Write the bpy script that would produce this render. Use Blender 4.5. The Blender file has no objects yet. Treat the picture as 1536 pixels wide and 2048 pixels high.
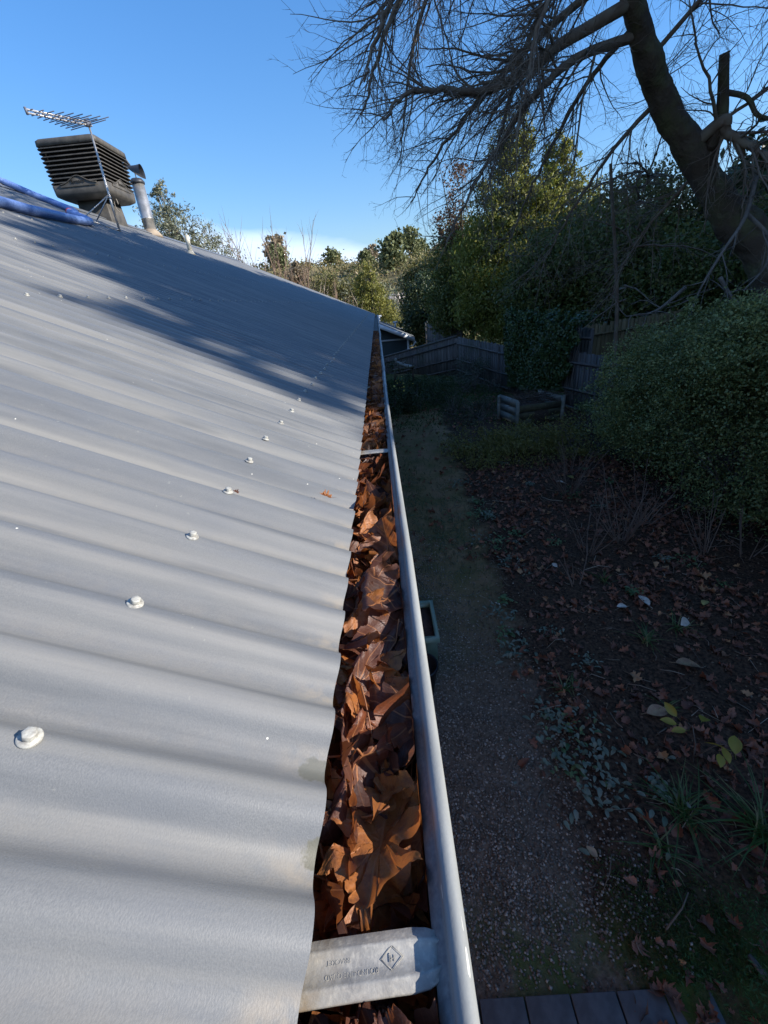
import bpy, math, numpy as np
from mathutils import Vector, Matrix
RAD = math.radians
scene = bpy.context.scene
# ------------------------------------------------------------------ camera
CAM = Vector((0.078, 0.0, 0.370))
_g = np.array([-16.0, -415.0, 850.0]); _g /= np.linalg.norm(_g)
_dn = np.array([165.0, (850.0 ** 2 - 16 * 165) / 415.0, 850.0]); _up = -_dn / np.linalg.norm(_dn)
_up -= _up.dot(_g) * _g; _up /= np.linalg.norm(_up)
_x = np.cross(_g, _up); _x = _x if _x[0] > 0 else -_x
R = np.array([_x, _g, _up])                       # world = R @ camera(right, down, forward)
cd = bpy.data.cameras.new('camera'); cam = bpy.data.objects.new('camera', cd)
scene.collection.objects.link(cam); scene.camera = cam
cd.sensor_fit = 'VERTICAL'; cd.sensor_height = 24.0; cd.lens = 24.0 * 850 / 2048
cd.clip_start = 0.01; cd.clip_end = 2000
m = Matrix.Identity(4)
for i in range(3):
    m[i][0] = R[i, 0]; m[i][1] = -R[i, 1]; m[i][2] = -R[i, 2]; m[i][3] = CAM[i]
cam.matrix_world = m
# ------------------------------------------------------------------ light
SUN_EL, SUN_AZ = RAD(27), RAD(-13)                 # azimuth from +X towards +Y
S = Vector((math.cos(SUN_AZ) * math.cos(SUN_EL), math.sin(SUN_AZ) * math.cos(SUN_EL), math.sin(SUN_EL)))
sl = bpy.data.lights.new('sun', 'SUN'); sl.energy = 4.4; sl.angle = RAD(0.55); sl.color = (1, .94, .86)
so = bpy.data.objects.new('sun', sl); scene.collection.objects.link(so)
so.rotation_euler = S.to_track_quat('Z', 'Y').to_euler()
w = bpy.data.worlds.new('World'); scene.world = w; w.use_nodes = True
nt = w.node_tree; N = nt.nodes; L = nt.links
bg = N['Background']; bg.inputs[1].default_value = 0.15
sky = N.new('ShaderNodeTexSky'); sky.sky_type = 'NISHITA'; sky.sun_disc = False
sky.sun_elevation = SUN_EL; sky.sun_rotation = RAD(103); sky.air_density = 1.25; sky.dust_density = .1; sky.ozone_density = 3.0
geo = N.new('ShaderNodeTexCoord')
sep = N.new('ShaderNodeSeparateXYZ'); L.new(geo.outputs['Generated'], sep.inputs[0])


def wm(op, a, b=None, c=None, clamp=False):
    n = N.new('ShaderNodeMath'); n.operation = op; n.use_clamp = clamp
    for i, v in enumerate((a, b, c)):
        if v is None: continue
        if isinstance(v, (int, float)): n.inputs[i].default_value = v
        else: L.new(v, n.inputs[i])
    return n.outputs[0]


no = N.new('ShaderNodeTexNoise'); no.inputs['Scale'].default_value = 9; no.inputs['Detail'].default_value = 7
mp = N.new('ShaderNodeMapping'); mp.inputs['Scale'].default_value = (1, 1, 3.5); L.new(geo.outputs['Generated'], mp.inputs[0]); L.new(mp.outputs[0], no.inputs[0])
X_, Y_, Z_ = sep.outputs
edge = wm('ADD', wm('MULTIPLY', X_, -.189), wm('MULTIPLY', wm('ABSOLUTE', Y_), .105))
edge = wm('ADD', edge, wm('MULTIPLY', wm('SUBTRACT', no.outputs[0], .5), .045))
msk = wm('MULTIPLY', wm('SUBTRACT', wm('ADD', edge, .012), Z_), 28, clamp=True)
fade = wm('MULTIPLY', wm('ADD', wm('DIVIDE', X_, wm('ABSOLUTE', Y_)), .50), 7, clamp=True)
msk = wm('MULTIPLY', msk, fade, clamp=True)
msk = wm('MULTIPLY', msk, .80)
# unseen white cloud added behind the camera as neutral fill for the shade
no2 = N.new('ShaderNodeTexNoise'); no2.inputs['Scale'].default_value = 2.6; no2.inputs['Detail'].default_value = 8; L.new(geo.outputs['Generated'], no2.inputs[0])
cb_ = wm('MULTIPLY', wm('SUBTRACT', no2.outputs[0], .40), 6, clamp=True)
cb_ = wm('MULTIPLY', wm('MULTIPLY', cb_, .25), wm('MULTIPLY', wm('SUBTRACT', wm('MULTIPLY', Y_, -1), .02), 3, clamp=True), clamp=True)
msk = wm('MAXIMUM', msk, cb_)
hs = N.new('ShaderNodeHueSaturation'); hs.inputs['Saturation'].default_value = 1.25; hs.inputs['Hue'].default_value = .497; L.new(sky.outputs[0], hs.inputs['Color'])
mx = N.new('ShaderNodeMix'); mx.data_type = 'RGBA'; L.new(msk, mx.inputs[0]); 
bwn = N.new('ShaderNodeRGBToBW'); L.new(hs.outputs[0], bwn.inputs[0])
dv = wm('DIVIDE', .82, wm('ADD', 1.0, wm('MULTIPLY', bwn.outputs[0], .11)))
vm = N.new('ShaderNodeVectorMath'); vm.operation = 'SCALE'; L.new(hs.outputs[0], vm.inputs[0]); L.new(dv, vm.inputs['Scale']); 
vt = N.new('ShaderNodeVectorMath'); vt.operation = 'MULTIPLY'; L.new(vm.outputs[0], vt.inputs[0]); vt.inputs[1].default_value = (.88, .92, 1.12); L.new(vt.outputs[0], mx.inputs[6])
mx.inputs[7].default_value = (3.5, 4.1, 5.1, 1); L.new(mx.outputs[2], bg.inputs[0])
vs = scene.view_settings; vs.view_transform = 'Standard'; vs.look = 'None'; vs.gamma = 1; vs.exposure = 1.0; vs.use_curve_mapping = False
scene.cycles.max_bounces = 6; scene.cycles.transparent_max_bounces = 4
scene.cycles.sample_clamp_indirect = 4

# ------------------------------------------------------------------ helpers
rng = np.random.default_rng(7)


class MB:
    """collects vertices and faces, then links ONE mesh object"""
    def __init__(s): s.V = []; s.F = []; s.n = 0; s.uv = []

    def add(s, v, *faces):
        v = np.asarray(v, float).reshape(-1, 3); s.V.append(v)
        for f in faces: s.F.append(np.asarray(f, int) + s.n)
        s.n += len(v); return s

    def box(s, c, size, rot=None):
        q = np.array([[x, y, z] for x in (-.5, .5) for y in (-.5, .5) for z in (-.5, .5)]) * np.array(size)
        if rot is not None: q = q @ np.array(rot).T
        q = q + np.array(c)
        return s.add(q, [(0, 1, 3, 2), (4, 6, 7, 5), (0, 4, 5, 1), (2, 3, 7, 6), (0, 2, 6, 4), (1, 5, 7, 3)])

    def tube(s, P, r, k=6, cap=True):
        P = np.asarray(P, float); n = len(P); r = np.broadcast_to(np.asarray(r, float), (n,))
        T = np.gradient(P, axis=0); T /= (np.linalg.norm(T, axis=1)[:, None] + 1e-9)
        a = np.array([0, 0, 1.]) if abs(T[0, 2]) < .9 else np.array([1., 0, 0])
        U = np.cross(T, a); U /= (np.linalg.norm(U, axis=1)[:, None] + 1e-9)
        W = np.cross(T, U); th = np.arange(k) * 2 * math.pi / k
        V = P[:, None] + r[:, None, None] * (np.cos(th)[None, :, None] * U[:, None] + np.sin(th)[None, :, None] * W[:, None])
        i = np.arange(n - 1)[:, None] * k; j = np.arange(k)[None]; j2 = (j + 1) % k
        F = np.stack([i + j, i + j2, i + k + j2, i + k + j], -1).reshape(-1, 4)
        s.add(V.reshape(-1, 3), F)
        if cap:
            s.F.append(np.array([[*range(s.n - k, s.n)]])); s.F.append(np.array([[*range(s.n - n * k + k - 1, s.n - n * k - 1, -1)]]))
        return s

    def lathe(s, c, prof, k=16, axis=None):
        th = np.arange(k) * 2 * math.pi / k; V = []
        for r_, z in prof: V.append(np.stack([r_ * np.cos(th), r_ * np.sin(th), np.full(k, z)], -1))
        V = np.concatenate(V)
        if axis is not None: V = V @ np.array(axis).T
        V = V + np.array(c); n = len(prof)
        i = np.arange(n - 1)[:, None] * k; j = np.arange(k)[None]; j2 = (j + 1) % k
        return s.add(V, np.stack([i + j, i + j2, i + k + j2, i + k + j], -1).reshape(-1, 4), [[*range(k - 1, -1, -1)]], [[*range((n - 1) * k, n * k)]])

    def build(s, name, mat, parent=None, smooth=False, loc=None, kind=None):
        V = np.concatenate(s.V); me = bpy.data.meshes.new(name)
        if loc is not None: V = V - np.array(loc)
        if parent is not None and loc is None: V = V - np.array(parent.get('_o', (0, 0, 0)))
        fl = [f for f in s.F if len(f)]
        idx = np.concatenate([f.ravel() for f in fl]).astype(np.int32)
        cnt = np.concatenate([np.full(len(f), f.shape[1]) for f in fl]).astype(np.int32)
        st = np.concatenate([[0], np.cumsum(cnt)[:-1]]).astype(np.int32)
        me.vertices.add(len(V)); me.vertices.foreach_set('co', V.astype(np.float32).ravel())
        me.loops.add(len(idx)); me.loops.foreach_set('vertex_index', idx)
        me.polygons.add(len(st)); me.polygons.foreach_set('loop_start', st)
        if smooth: me.polygons.foreach_set('use_smooth', np.ones(len(st), bool))
        if s.uv:
            uv = np.concatenate(s.uv)[idx]; l = me.uv_layers.new(name='flat'); l.data.foreach_set('uv', uv.astype(np.float32).ravel())
        me.update(calc_edges=True); me.validate()
        if isinstance(mat, (list, tuple)):
            for q in mat: me.materials.append(q)
        elif mat: me.materials.append(mat)
        o = bpy.data.objects.new(name, me); scene.collection.objects.link(o)
        if parent is not None:
            o.parent = parent
            po = parent.get('_o', (0, 0, 0))
            if loc is not None: o.location = Vector(loc) - Vector(po)
            o['_o'] = tuple(loc) if loc is not None else tuple(po)
        elif loc is not None:
            o.location = loc; o['_o'] = tuple(loc)
        if kind: o['kind'] = kind
        return o


def tag(o, label, cat, group=None, kind=None):
    o['label'] = label; o['category'] = cat
    if group: o['group'] = group
    if kind: o['kind'] = kind
    return o


def thing(name, label, cat, loc=(0, 0, 0), group=None):
    o = bpy.data.objects.new(name, None); o.empty_display_size = .1; scene.collection.objects.link(o)
    o.location = loc; o['_o'] = tuple(loc); return tag(o, label, cat, group)


def dup(root, loc, label=None, group=None, rot=None, scale=None):
    def cp(o, par):
        c = o.copy(); scene.collection.objects.link(c)
        if par is not None: c.parent = par
        for ch in [x for x in bpy.data.objects if x.parent == o and x != c]: cp(ch, c)
        return c
    r = cp(root, None); r.location = loc
    if rot is not None: r.rotation_euler = (0, 0, rot)
    if scale is not None: r.scale = (scale,) * 3
    if label: r['label'] = label
    if group: r['group'] = group
    return r


class NG:
    def __init__(s, name):
        s.m = bpy.data.materials.new(name); s.m.use_nodes = True; s.t = s.m.node_tree; s.N = s.t.nodes; s.L = s.t.links
        s.b = s.N['Principled BSDF']; s.out = s.N['Material Output']

    def n(s, t, **kw):
        q = s.N.new(t)
        for k, v in kw.items():
            if k in ('op',): q.operation = v
            else: setattr(q, k, v)
        return q

    def put(s, sock, v):
        if isinstance(v, (int, float)): sock.default_value = v
        elif isinstance(v, (tuple, list)): sock.default_value = tuple(v) + ((1,) if len(v) == 3 and len(sock.default_value) == 4 else ())
        else: s.L.new(v, sock)

    def math(s, op, a, b=None, c=None, clamp=False):
        q = s.N.new('ShaderNodeMath'); q.operation = op; q.use_clamp = clamp
        for i, v in enumerate((a, b, c)):
            if v is not None: s.put(q.inputs[i], v)
        return q.outputs[0]

    def mix(s, f, a, b, mode='MIX'):
        q = s.N.new('ShaderNodeMix'); q.data_type = 'RGBA'; q.blend_type = mode
        s.put(q.inputs[0], f); s.put(q.inputs[6], a); s.put(q.inputs[7], b); return q.outputs[2]

    def noise(s, scale, detail=4, vec=None, rough=.55, sc=None):
        q = s.N.new('ShaderNodeTexNoise'); q.inputs['Scale'].default_value = scale; q.inputs['Detail'].default_value = detail; q.inputs['Roughness'].default_value = rough
        if vec is None: vec = s.obj()
        if sc:
            mm = s.N.new('ShaderNodeMapping'); mm.inputs['Scale'].default_value = sc; s.L.new(vec, mm.inputs[0]); vec = mm.outputs[0]
        s.L.new(vec, q.inputs['Vector']); return q.outputs[0]

    def obj(s):
        if not hasattr(s, '_tc'): s._tc = s.N.new('ShaderNodeTexCoord')
        return s._tc.outputs['Object']

    def ramp(s, v, stops):
        q = s.N.new('ShaderNodeValToRGB'); e = q.color_ramp.elements
        while len(e) < len(stops): e.new(.5)
        for k, (p, c) in enumerate(stops):
            e[k].position = p; e[k].color = (c, c, c, 1) if isinstance(c, (int, float)) else tuple(c) + (1,)
        s.L.new(v, q.inputs[0]); return q.outputs[0]

    def bump(s, h, strength=.3, dist=.01, prev=None):
        q = s.N.new('ShaderNodeBump'); q.inputs['Strength'].default_value = strength; q.inputs['Distance'].default_value = dist
        s.L.new(h, q.inputs['Height'])
        if prev is not None: s.L.new(prev, q.inputs['Normal'])
        return q.outputs[0]

    def setb(s, **kw):
        for k, v in kw.items(): s.put(s.b.inputs[k.replace('_', ' ')], v)
        return s.m


def pm(name, a, b=None, rough=.7, scale=8, metallic=0, bump=0, bscale=None, bdist=.01, sc=None, spec=.5, detail=5, lo=.35, hi=.65):
    g = NG(name); b = b or tuple(x * .6 for x in a)
    f = g.ramp(g.noise(scale, detail, sc=sc), [(lo, 0), (hi, 1)])
    kw = dict(Base_Color=g.mix(f, a, b), Roughness=rough, Metallic=metallic, Specular_IOR_Level=spec)
    if bump: kw['Normal'] = g.bump(g.noise(bscale or scale * 3, 6, sc=sc), bump, bdist)
    return g.setb(**kw)


def leafmat(name, a, b, c=None, rough=.5, trans=.25, island=True, spec=.4, world_scale=None, cut=None):
    """leaf material: colour varies leaf by leaf"""
    g = NG(name); ge = g.n('ShaderNodeNewGeometry'); f = ge.outputs['Random Per Island']
    col = g.mix(f, a, b)
    if c: col = g.mix(g.ramp(g.math('FRACT', g.math('MULTIPLY', f, 7.3)), [(.72, 0), (.9, 1)]), col, c)
    if world_scale:
        col = g.mix(g.ramp(g.noise(world_scale, 3, vec=ge.outputs['Position']), [(.4, 0), (.62, .75)]), col, tuple(x * .45 for x in b))
    g.setb(Base_Color=col, Roughness=rough, Specular_IOR_Level=spec)
    if trans:
        t = g.n('ShaderNodeBsdfTranslucent'); g.L.new(col, t.inputs[0]); ms = g.n('ShaderNodeMixShader'); ms.inputs[0].default_value = trans
        g.L.new(g.b.outputs[0], ms.inputs[1]); g.L.new(t.outputs[0], ms.inputs[2]); g.L.new(ms.outputs[0], g.out.inputs[0])
    return g.m


def smooth(x, a, b): t = np.clip((x - a) / (b - a), 0, 1); return t * t * (3 - 2 * t)


def fbm(x, y, s=1., seed=0):
    v = 0.; a = 1.
    for k in range(4):
        v = v + a * np.sin(x * s * (1.3 + .2 * k) + y * s * .7 + seed + k * 2.1) * np.cos(y * s * (1.1 + .3 * k) - x * s * .5 + seed * 1.7 + k)
        a *= .5; s *= 2.1
    return v


def gz(x, y):
    x = np.asarray(x, float); y = np.asarray(y, float); D = np.hypot(x, y)
    z = -2.6 + smooth(x, 5, 13) * 1.5 - smooth(y, 11, 20) * .35 - smooth(D, 30, 75) * 7 + smooth(D, 80, 260) * 29
    z = z + smooth(D, 70, 200) * fbm(x, y, .02, 3) * 3.5
    near = (1 - smooth(D, 20, 40)); bed = smooth(x, .85, 1.3) * near
    return z + bed * (.04 + .025 * fbm(x, y, 2.2, 1)) + .012 * near * fbm(x, y, 5, 2)

# ------------------------------------------------------------------ ground
def axis_pts(lo, hi):
    a = np.concatenate([-np.geomspace(700, 12, 42), np.arange(lo, hi, .12), np.geomspace(40, 700, 42)])
    return a


xs = np.concatenate([-np.geomspace(700, 3, 45), np.arange(-2.8, 8, .11), np.geomspace(8.1, 700, 60)])
ys = np.concatenate([-np.geomspace(700, 2, 40), np.arange(-1.9, 14, .11), np.geomspace(14.2, 700, 85)])
XX, YY = np.meshgrid(xs, ys, indexing='ij'); ZZ = gz(XX, YY)
g = NG('ground_soil'); pos = g.n('ShaderNodeNewGeometry').outputs['Position']
sx = g.n('ShaderNodeSeparateXYZ'); g.L.new(pos, sx.inputs[0]); gx, gy, gzz = sx.outputs
n1 = g.noise(3.2, 6, vec=pos); n2 = g.noise(38, 6, vec=pos); n3 = g.noise(.9, 4, vec=pos)
soil = g.mix(g.ramp(n2, [(.35, 0), (.7, 1)]), (.020, .013, .009), (.11, .065, .040))
path = g.mix(g.ramp(n2, [(.3, 0), (.7, 1)]), (.065, .050, .036), (.19, .145, .105))
earth = g.mix(g.ramp(n1, [(.35, 0), (.65, 1)]), (.24, .155, .085), (.13, .11, .045))
path = g.mix(g.math('MULTIPLY', g.math('SUBTRACT', gy, 2.4), .6, clamp=True), path, earth)
wob = g.math('MULTIPLY', g.math('SUBTRACT', n1, .5), .8)
bedm = g.math('MULTIPLY', g.math('SUBTRACT', g.math('ADD', gx, wob), g.math('ADD', .85, g.math('MULTIPLY', gy, .06))), 5, clamp=True)
col = g.mix(bedm, path, soil)
moss = g.math('MULTIPLY', g.math('SUBTRACT', 1.25, g.math('ADD', gy, wob)), 3.5, clamp=True)
moss = g.math('MULTIPLY', moss, g.ramp(n1, [(.42, 0), (.6, .8)]))
col = g.mix(moss, col, (.055, .090, .018))
lawn = g.math('MULTIPLY', g.math('SUBTRACT', g.math('ADD', gy, wob), 12.5), 1.2, clamp=True)
lawn = g.math('MULTIPLY', lawn, g.ramp(n3, [(.35, .3), (.55, 1)]))
col = g.mix(lawn, col, g.mix(n2, (.03, .055, .012), (.07, .085, .03)))
far = g.math('MULTIPLY', g.math('SUBTRACT', gy, 40), .03, clamp=True)
col = g.mix(far, col, g.mix(g.noise(.06, 6, vec=pos), (.10, .10, .045), (.20, .16, .09)))
bn = g.bump(n2, .8, .02)
g.setb(Base_Color=col, Roughness=.95, Specular_IOR_Level=.15, Normal=bn)
nx, ny = XX.shape; i = np.arange(nx - 1)[:, None] * ny; j = np.arange(ny - 1)[None]
b = MB(); b.add(np.stack([XX, YY, ZZ], -1).reshape(-1, 3), np.stack([i + j, i + ny + j, i + ny + j + 1, i + j + 1], -1).reshape(-1, 4))
b.build('ground', g.m, smooth=True, kind='structure')

# ------------------------------------------------------------------ house
PITCH = RAD(24.3); TP = math.tan(PITCH); RIDGE = -5.36; Y0, Y1 = -3.0, 20.0; YC = .205   # a crest lies at YC + n * 0.076
A_ = .0088
house = thing('house', 'long house with corrugated grey metal roof and leaf-filled gutter', 'house')
crn = Vector((math.sin(PITCH), 0, math.cos(PITCH)))


def roof_pt(x, y, h=0.0):
    """point over the mean roof surface, h metres off it along its normal"""
    return np.array([x + crn.x * h, y, -x * TP + .0055 + crn.z * h])


g = NG('roof_steel'); o_ = g.obj(); so_ = g.n('ShaderNodeSeparateXYZ'); g.L.new(o_, so_.inputs[0]); ox, oy, oz = so_.outputs
fine = g.noise(900, 3, sc=(1, .6, 1)); mid = g.noise(14, 6, sc=(.5, 1, 1)); big = g.noise(2.2, 4)
col = g.mix(g.ramp(fine, [(.3, 0), (.7, 1)]), (.132, .136, .136), (.180, .182, .178))
col = g.mix(g.ramp(mid, [(.35, 0), (.7, .5)]), col, (.110, .122, .140))
phase = g.math('COSINE', g.math('MULTIPLY', g.math('SUBTRACT', oy, YC), 2 * math.pi / .076))
valley = g.math('MULTIPLY', g.math('SUBTRACT', -.15, phase), 1.2, clamp=True)
nearedge = g.math('MULTIPLY', g.math('ADD', ox, .045), 26, clamp=True)
dust = g.math('MULTIPLY', g.math('MULTIPLY', valley, g.math('ADD', .12, g.math('MULTIPLY', nearedge, .9))), g.ramp(g.noise(60, 5), [(.35, 0), (.62, 1)]))
col = g.mix(g.math('MULTIPLY', dust, .6), col, (.33, .27, .19))
stk = g.ramp(g.noise(7, 6, sc=(.12, 3.2, .12)), [(.46, 0), (.66, .60)]); col = g.mix(stk, col, (.255, .245, .22)); stk2 = g.ramp(g.noise(11, 5, sc=(.2, 2.4, .2)), [(.52, 0), (.70, .60)]); col = g.mix(stk2, col, (.085, .092, .098))
lic = g.math('MULTIPLY', g.math('GREATER_THAN', g.noise(95, 5), .70), g.ramp(g.noise(3.5, 3), [(.5, 0), (.62, .5)])); col = g.mix(lic, col, (.30, .30, .26))
vo = g.n('ShaderNodeTexVoronoi'); vo.inputs['Scale'].default_value = 24; g.L.new(o_, vo.inputs[0])
spk = g.math('LESS_THAN', vo.outputs['Distance'], .028)
col = g.mix(g.math('MULTIPLY', spk, .85), col, (.75, .72, .62))
vo2 = g.n('ShaderNodeTexVoronoi'); vo2.inputs['Scale'].default_value = 9; g.L.new(o_, vo2.inputs[0])
col = g.mix(g.math('MULTIPLY', g.math('LESS_THAN', vo2.outputs['Distance'], .013), .7), col, (.25, .17, .09))


def spot(c, r, sq=1.0):
    d2 = g.math('ADD', g.math('POWER', g.math('MULTIPLY', g.math('SUBTRACT', ox, c[0]), sq), 2), g.math('POWER', g.math('SUBTRACT', oy, c[1]), 2))
    dd = g.math('ADD', g.math('SQRT', d2), g.math('MULTIPLY', g.math('SUBTRACT', g.noise(150, 4), .5), r * 1.3))
    return g.math('MULTIPLY', g.math('SUBTRACT', r, dd), 400, clamp=True)


for c, r, sq, cc in (((-.006, .2385), .012, .6, (.10, .10, .08)), ((.0, .1745), .011, .9, (.11, .105, .07)), ((.004, .2385), .006, 1, (.30, .17, .05)), ((.005, .1745), .006, 1, (.33, .27, .06))):
    col = g.mix(g.math('MULTIPLY', spot(c, r, sq), .8), col, cc)
g.setb(Base_Color=col, Roughness=g.ramp(mid, [(.3, .48), (.7, .60)]), Metallic=0.0, Specular_IOR_Level=.6, Normal=g.bump(fine, .12, .002, g.bump(big, .06, .05)))
roof_mat = g.m


def roof_sheet(side):
    """corrugated sheet: sinus profile along the gutter, lapped every ten corrugations"""
    p = .076; yy = []; lap = []
    near = np.arange(Y0, 6, p / 20); farr = np.arange(6, Y1, p / 10); yy = np.concatenate([near, farr, [Y1]])
    h = A_ * np.tanh(1.15 * np.cos((yy - YC) / p * 2 * math.pi)) / math.tanh(1.15)
    # side laps
    lk = YC + p * .52 + p * 10 * np.arange(-5, 40)
    ins = []
    k = np.searchsorted(lk, yy) - 1; fr = (yy - lk[k]) / (p * 10)
    h = h + .0016 * (1 - fr) * (fr < 1)
    bend = .0012 * np.sin(yy * 1.9) + .0008 * np.sin(yy * 4.3 + 1)
    xv = [0.0, -.02, -.10, -.3, -.8, -1.6, -2.6, -3.6, -4.6, RIDGE]
    V = []
    for off in (0, -.0009):
        for x in xv:
            hh = h + off + (bend * 1.5 if x == 0 else bend)
            P = np.stack([x + crn.x * hh, yy, -x * TP + .0055 + crn.z * hh], -1)
            if side < 0: P[:, 0] = 2 * RIDGE - P[:, 0]
            V.append(P)
    m_, n_ = len(xv), len(yy); V = np.concatenate(V)
    i = np.arange(m_ - 1)[:, None] * n_; j = np.arange(n_ - 1)[None]
    top = np.stack([i + j, i + j + 1, i + n_ + j + 1, i + n_ + j], -1).reshape(-1, 4)
    bot = top[:, ::-1] + m_ * n_
    j = np.arange(n_ - 1); e = 2 * m_ * n_
    V = np.concatenate([V, V[:n_], V[m_ * n_:m_ * n_ + n_]])
    rim = np.stack([e + j, e + n_ + j, e + n_ + j + 1, e + j + 1], -1)
    if side < 0: top, bot, rim = top[:, ::-1], bot[:, ::-1], rim[:, ::-1]
    return V, top, bot, rim


b = MB(); V, t_, bo_, ri_ = roof_sheet(1); b.add(V, t_, bo_, ri_); V, t_, bo_, ri_ = roof_sheet(-1); b.add(V, t_, bo_, ri_)
roof = b.build('roof', roof_mat, house, smooth=True)
me = roof.data
# ridge capping
g2 = pm('ridge_cap_steel', (.15, .16, .18), (.10, .11, .12), .45, 6)
b = MB(); ya = np.linspace(Y0 - .02, Y1 + .02, 60)
prof = [(-.17, -.17 * TP + .020), (-.16, -.16 * TP + .030), (-.025, -.008 + .030), (-.012, .022 + .02), (.012, .022 + .02), (.025, -.008 + .030), (.16, -.16 * TP + .030), (.17, -.17 * TP + .020)]
zr = -RIDGE * TP + .0055
V = np.array([[[RIDGE + px_, y, zr + pz] for px_, pz in prof] for y in ya]); n_ = len(prof)
i = np.arange(len(ya) - 1)[:, None] * n_; j = np.arange(n_ - 1)[None]
b.add(V.reshape(-1, 3), np.stack([i + j, i + n_ + j, i + n_ + j + 1, i + j + 1], -1).reshape(-1, 4)[:, ::-1]); b.build('ridge_cap', g2, roof)

# roofing screws
scm_ = pm('screw_paint', (.42, .42, .38), (.22, .21, .19), .45, 160, spec=.5)
rub = pm('screw_rubber', (.02, .02, .02), (.05, .035, .02), .8, 200)


def screw_mb(hi=True):
    b = MB(); k = 24 if hi else 10
    b.lathe((0, 0, 0), [(.0118, -.0012), (.0122, .0002), (.0118, .0016), (.0100, .0026), (.0072, .0030), (.0072, .0031)], k)
    h = np.arange(6) * math.pi / 3 + .3
    pr = [(.0076, .003), (.0076, .0098), (.0070, .0106), (.0030, .0107), (.0020, .0107)]
    V = np.concatenate([np.stack([r_ * np.cos(h), r_ * np.sin(h), np.full(6, z)], -1) for r_, z in pr])
    i = np.arange(len(pr) - 1)[:, None] * 6; j = np.arange(6)[None]; j2 = (j + 1) % 6
    b.add(V, np.stack([i + j, i + j2, i + 6 + j2, i + 6 + j], -1).reshape(-1, 4), [[*range(24, 30)]])
    return b


o = screw_mb().build('screw', scm_, roof); s0 = o
sw = MB(); sw.lathe((0, 0, 0), [(.0128, -.004), (.0130, -.0010), (.0118, .0002)], 24)
rows = [-.206, -1.055, -1.875, -2.735, -3.6, -4.45]; nind = [40, 24, 16, 13, 4, 2]; k_all = []; first = True; rest = MB(); lo_ = MB()
qs = crn.to_track_quat('Z', 'Y').to_matrix()
tmp = MB(); tmp = screw_mb(False); vlo = np.concatenate(tmp.V); offs_ = 0
ylist = YC + .152 * np.arange(-12, 131)
for ri, x in enumerate(rows):
    cnt = 0
    for y in ylist:
        jx = x + rng.normal() * .004; jy = y + .007 + rng.normal() * .002
        if y > Y1 - .05: continue
        P = roof_pt(jx, jy, A_ + .0022)
        tilt = Matrix.Rotation(rng.normal() * .06, 3, 'X') @ Matrix.Rotation(rng.normal() * .05, 3, 'Y') @ Matrix.Rotation(rng.uniform(0, 6), 3, 'Z')
        rm = qs @ tilt
        if y > .1 and y >= (.1, 1.4, 2.6, 3.9, 5, 6)[ri] and cnt < nind[ri]:
            cnt += 1; o = s0 if first else s0.copy()
            if not first: scene.collection.objects.link(o)
            first = False; o.parent = roof; o.location = P; o.scale = (.68,) * 3; o.rotation_euler = rm.to_euler()
        else:
            q = vlo * .68 @ np.array(rm).T + P
            rest.add(q, *[f for f in tmp.F])
rest.build('screws', scm_, roof, kind='stuff')

# fascia, walls, gable
fas = pm('fascia_paint', (.10, .11, .13), (.06, .065, .08), .5, 5)
b = MB(); b.box((-.062, (Y0 + Y1) / 2, -.125), (.025, Y1 - Y0, .20)); b.box((-.36, (Y0 + Y1) / 2, -.232), (.57, Y1 - Y0, .012)); b.build('fascia', fas, house)
g = NG('house_brick'); br = g.n('ShaderNodeTexBrick'); mp = g.n('ShaderNodeMapping'); mp.inputs['Rotation'].default_value = (0, 0, 0)
cx = g.n('ShaderNodeCombineXYZ'); s3 = g.n('ShaderNodeSeparateXYZ'); g.L.new(g.obj(), s3.inputs[0]); g.put(cx.inputs[0], g.math('ADD', s3.outputs[0], s3.outputs[1])); g.put(cx.inputs[1], s3.outputs[2]); g.L.new(cx.outputs[0], br.inputs[0])
br.inputs['Scale'].default_value = 1; br.inputs['Brick Width'].default_value = .24; br.inputs['Row Height'].default_value = .086; br.inputs['Mortar Size'].default_value = .006
br.inputs['Color1'].default_value = (.22, .10, .07, 1); br.inputs['Color2'].default_value = (.30, .15, .10, 1); br.inputs['Mortar'].default_value = (.35, .33, .30, 1)
g.setb(Base_Color=br.outputs[0], Roughness=.85)
xe = 2 * RIDGE; b = MB()
b.box((RIDGE, (Y0 + Y1) / 2 - .0, -1.72), (abs(xe) - 1.2, Y1 - Y0 - .5, 2.96))
b.add([(-.6, Y1 - .25, -.24), (xe + .6, Y1 - .25, -.24), (RIDGE, Y1 - .25, -RIDGE * TP - .12), (-.6, Y0 + .25, -.24), (xe + .6, Y0 + .25, -.24), (RIDGE, Y0 + .25, -RIDGE * TP - .12)],
      [(0, 2, 1), (3, 4, 5)]); b.build('wall', g.m, house)
for y in (Y1 + .012, Y0 - .012):
    for sgn in (1, -1):
        b = MB()
        X0 = -.05 if sgn > 0 else xe + .05
        b.add([(X0, y - .012, -.16), (X0, y + .012, -.16), (RIDGE, y + .012, zr - .17), (RIDGE, y - .012, zr - .17), (X0, y - .012, .012), (X0, y + .012, .012), (RIDGE, y + .012, zr - .0), (RIDGE, y - .012, zr - .0)],
              [(0, 1, 2, 3), (4, 7, 6, 5), (0, 4, 5, 1), (2, 6, 7, 3), (0, 3, 7, 4), (1, 5, 6, 2)])
        b.build('barge_board', fas, house)

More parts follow.
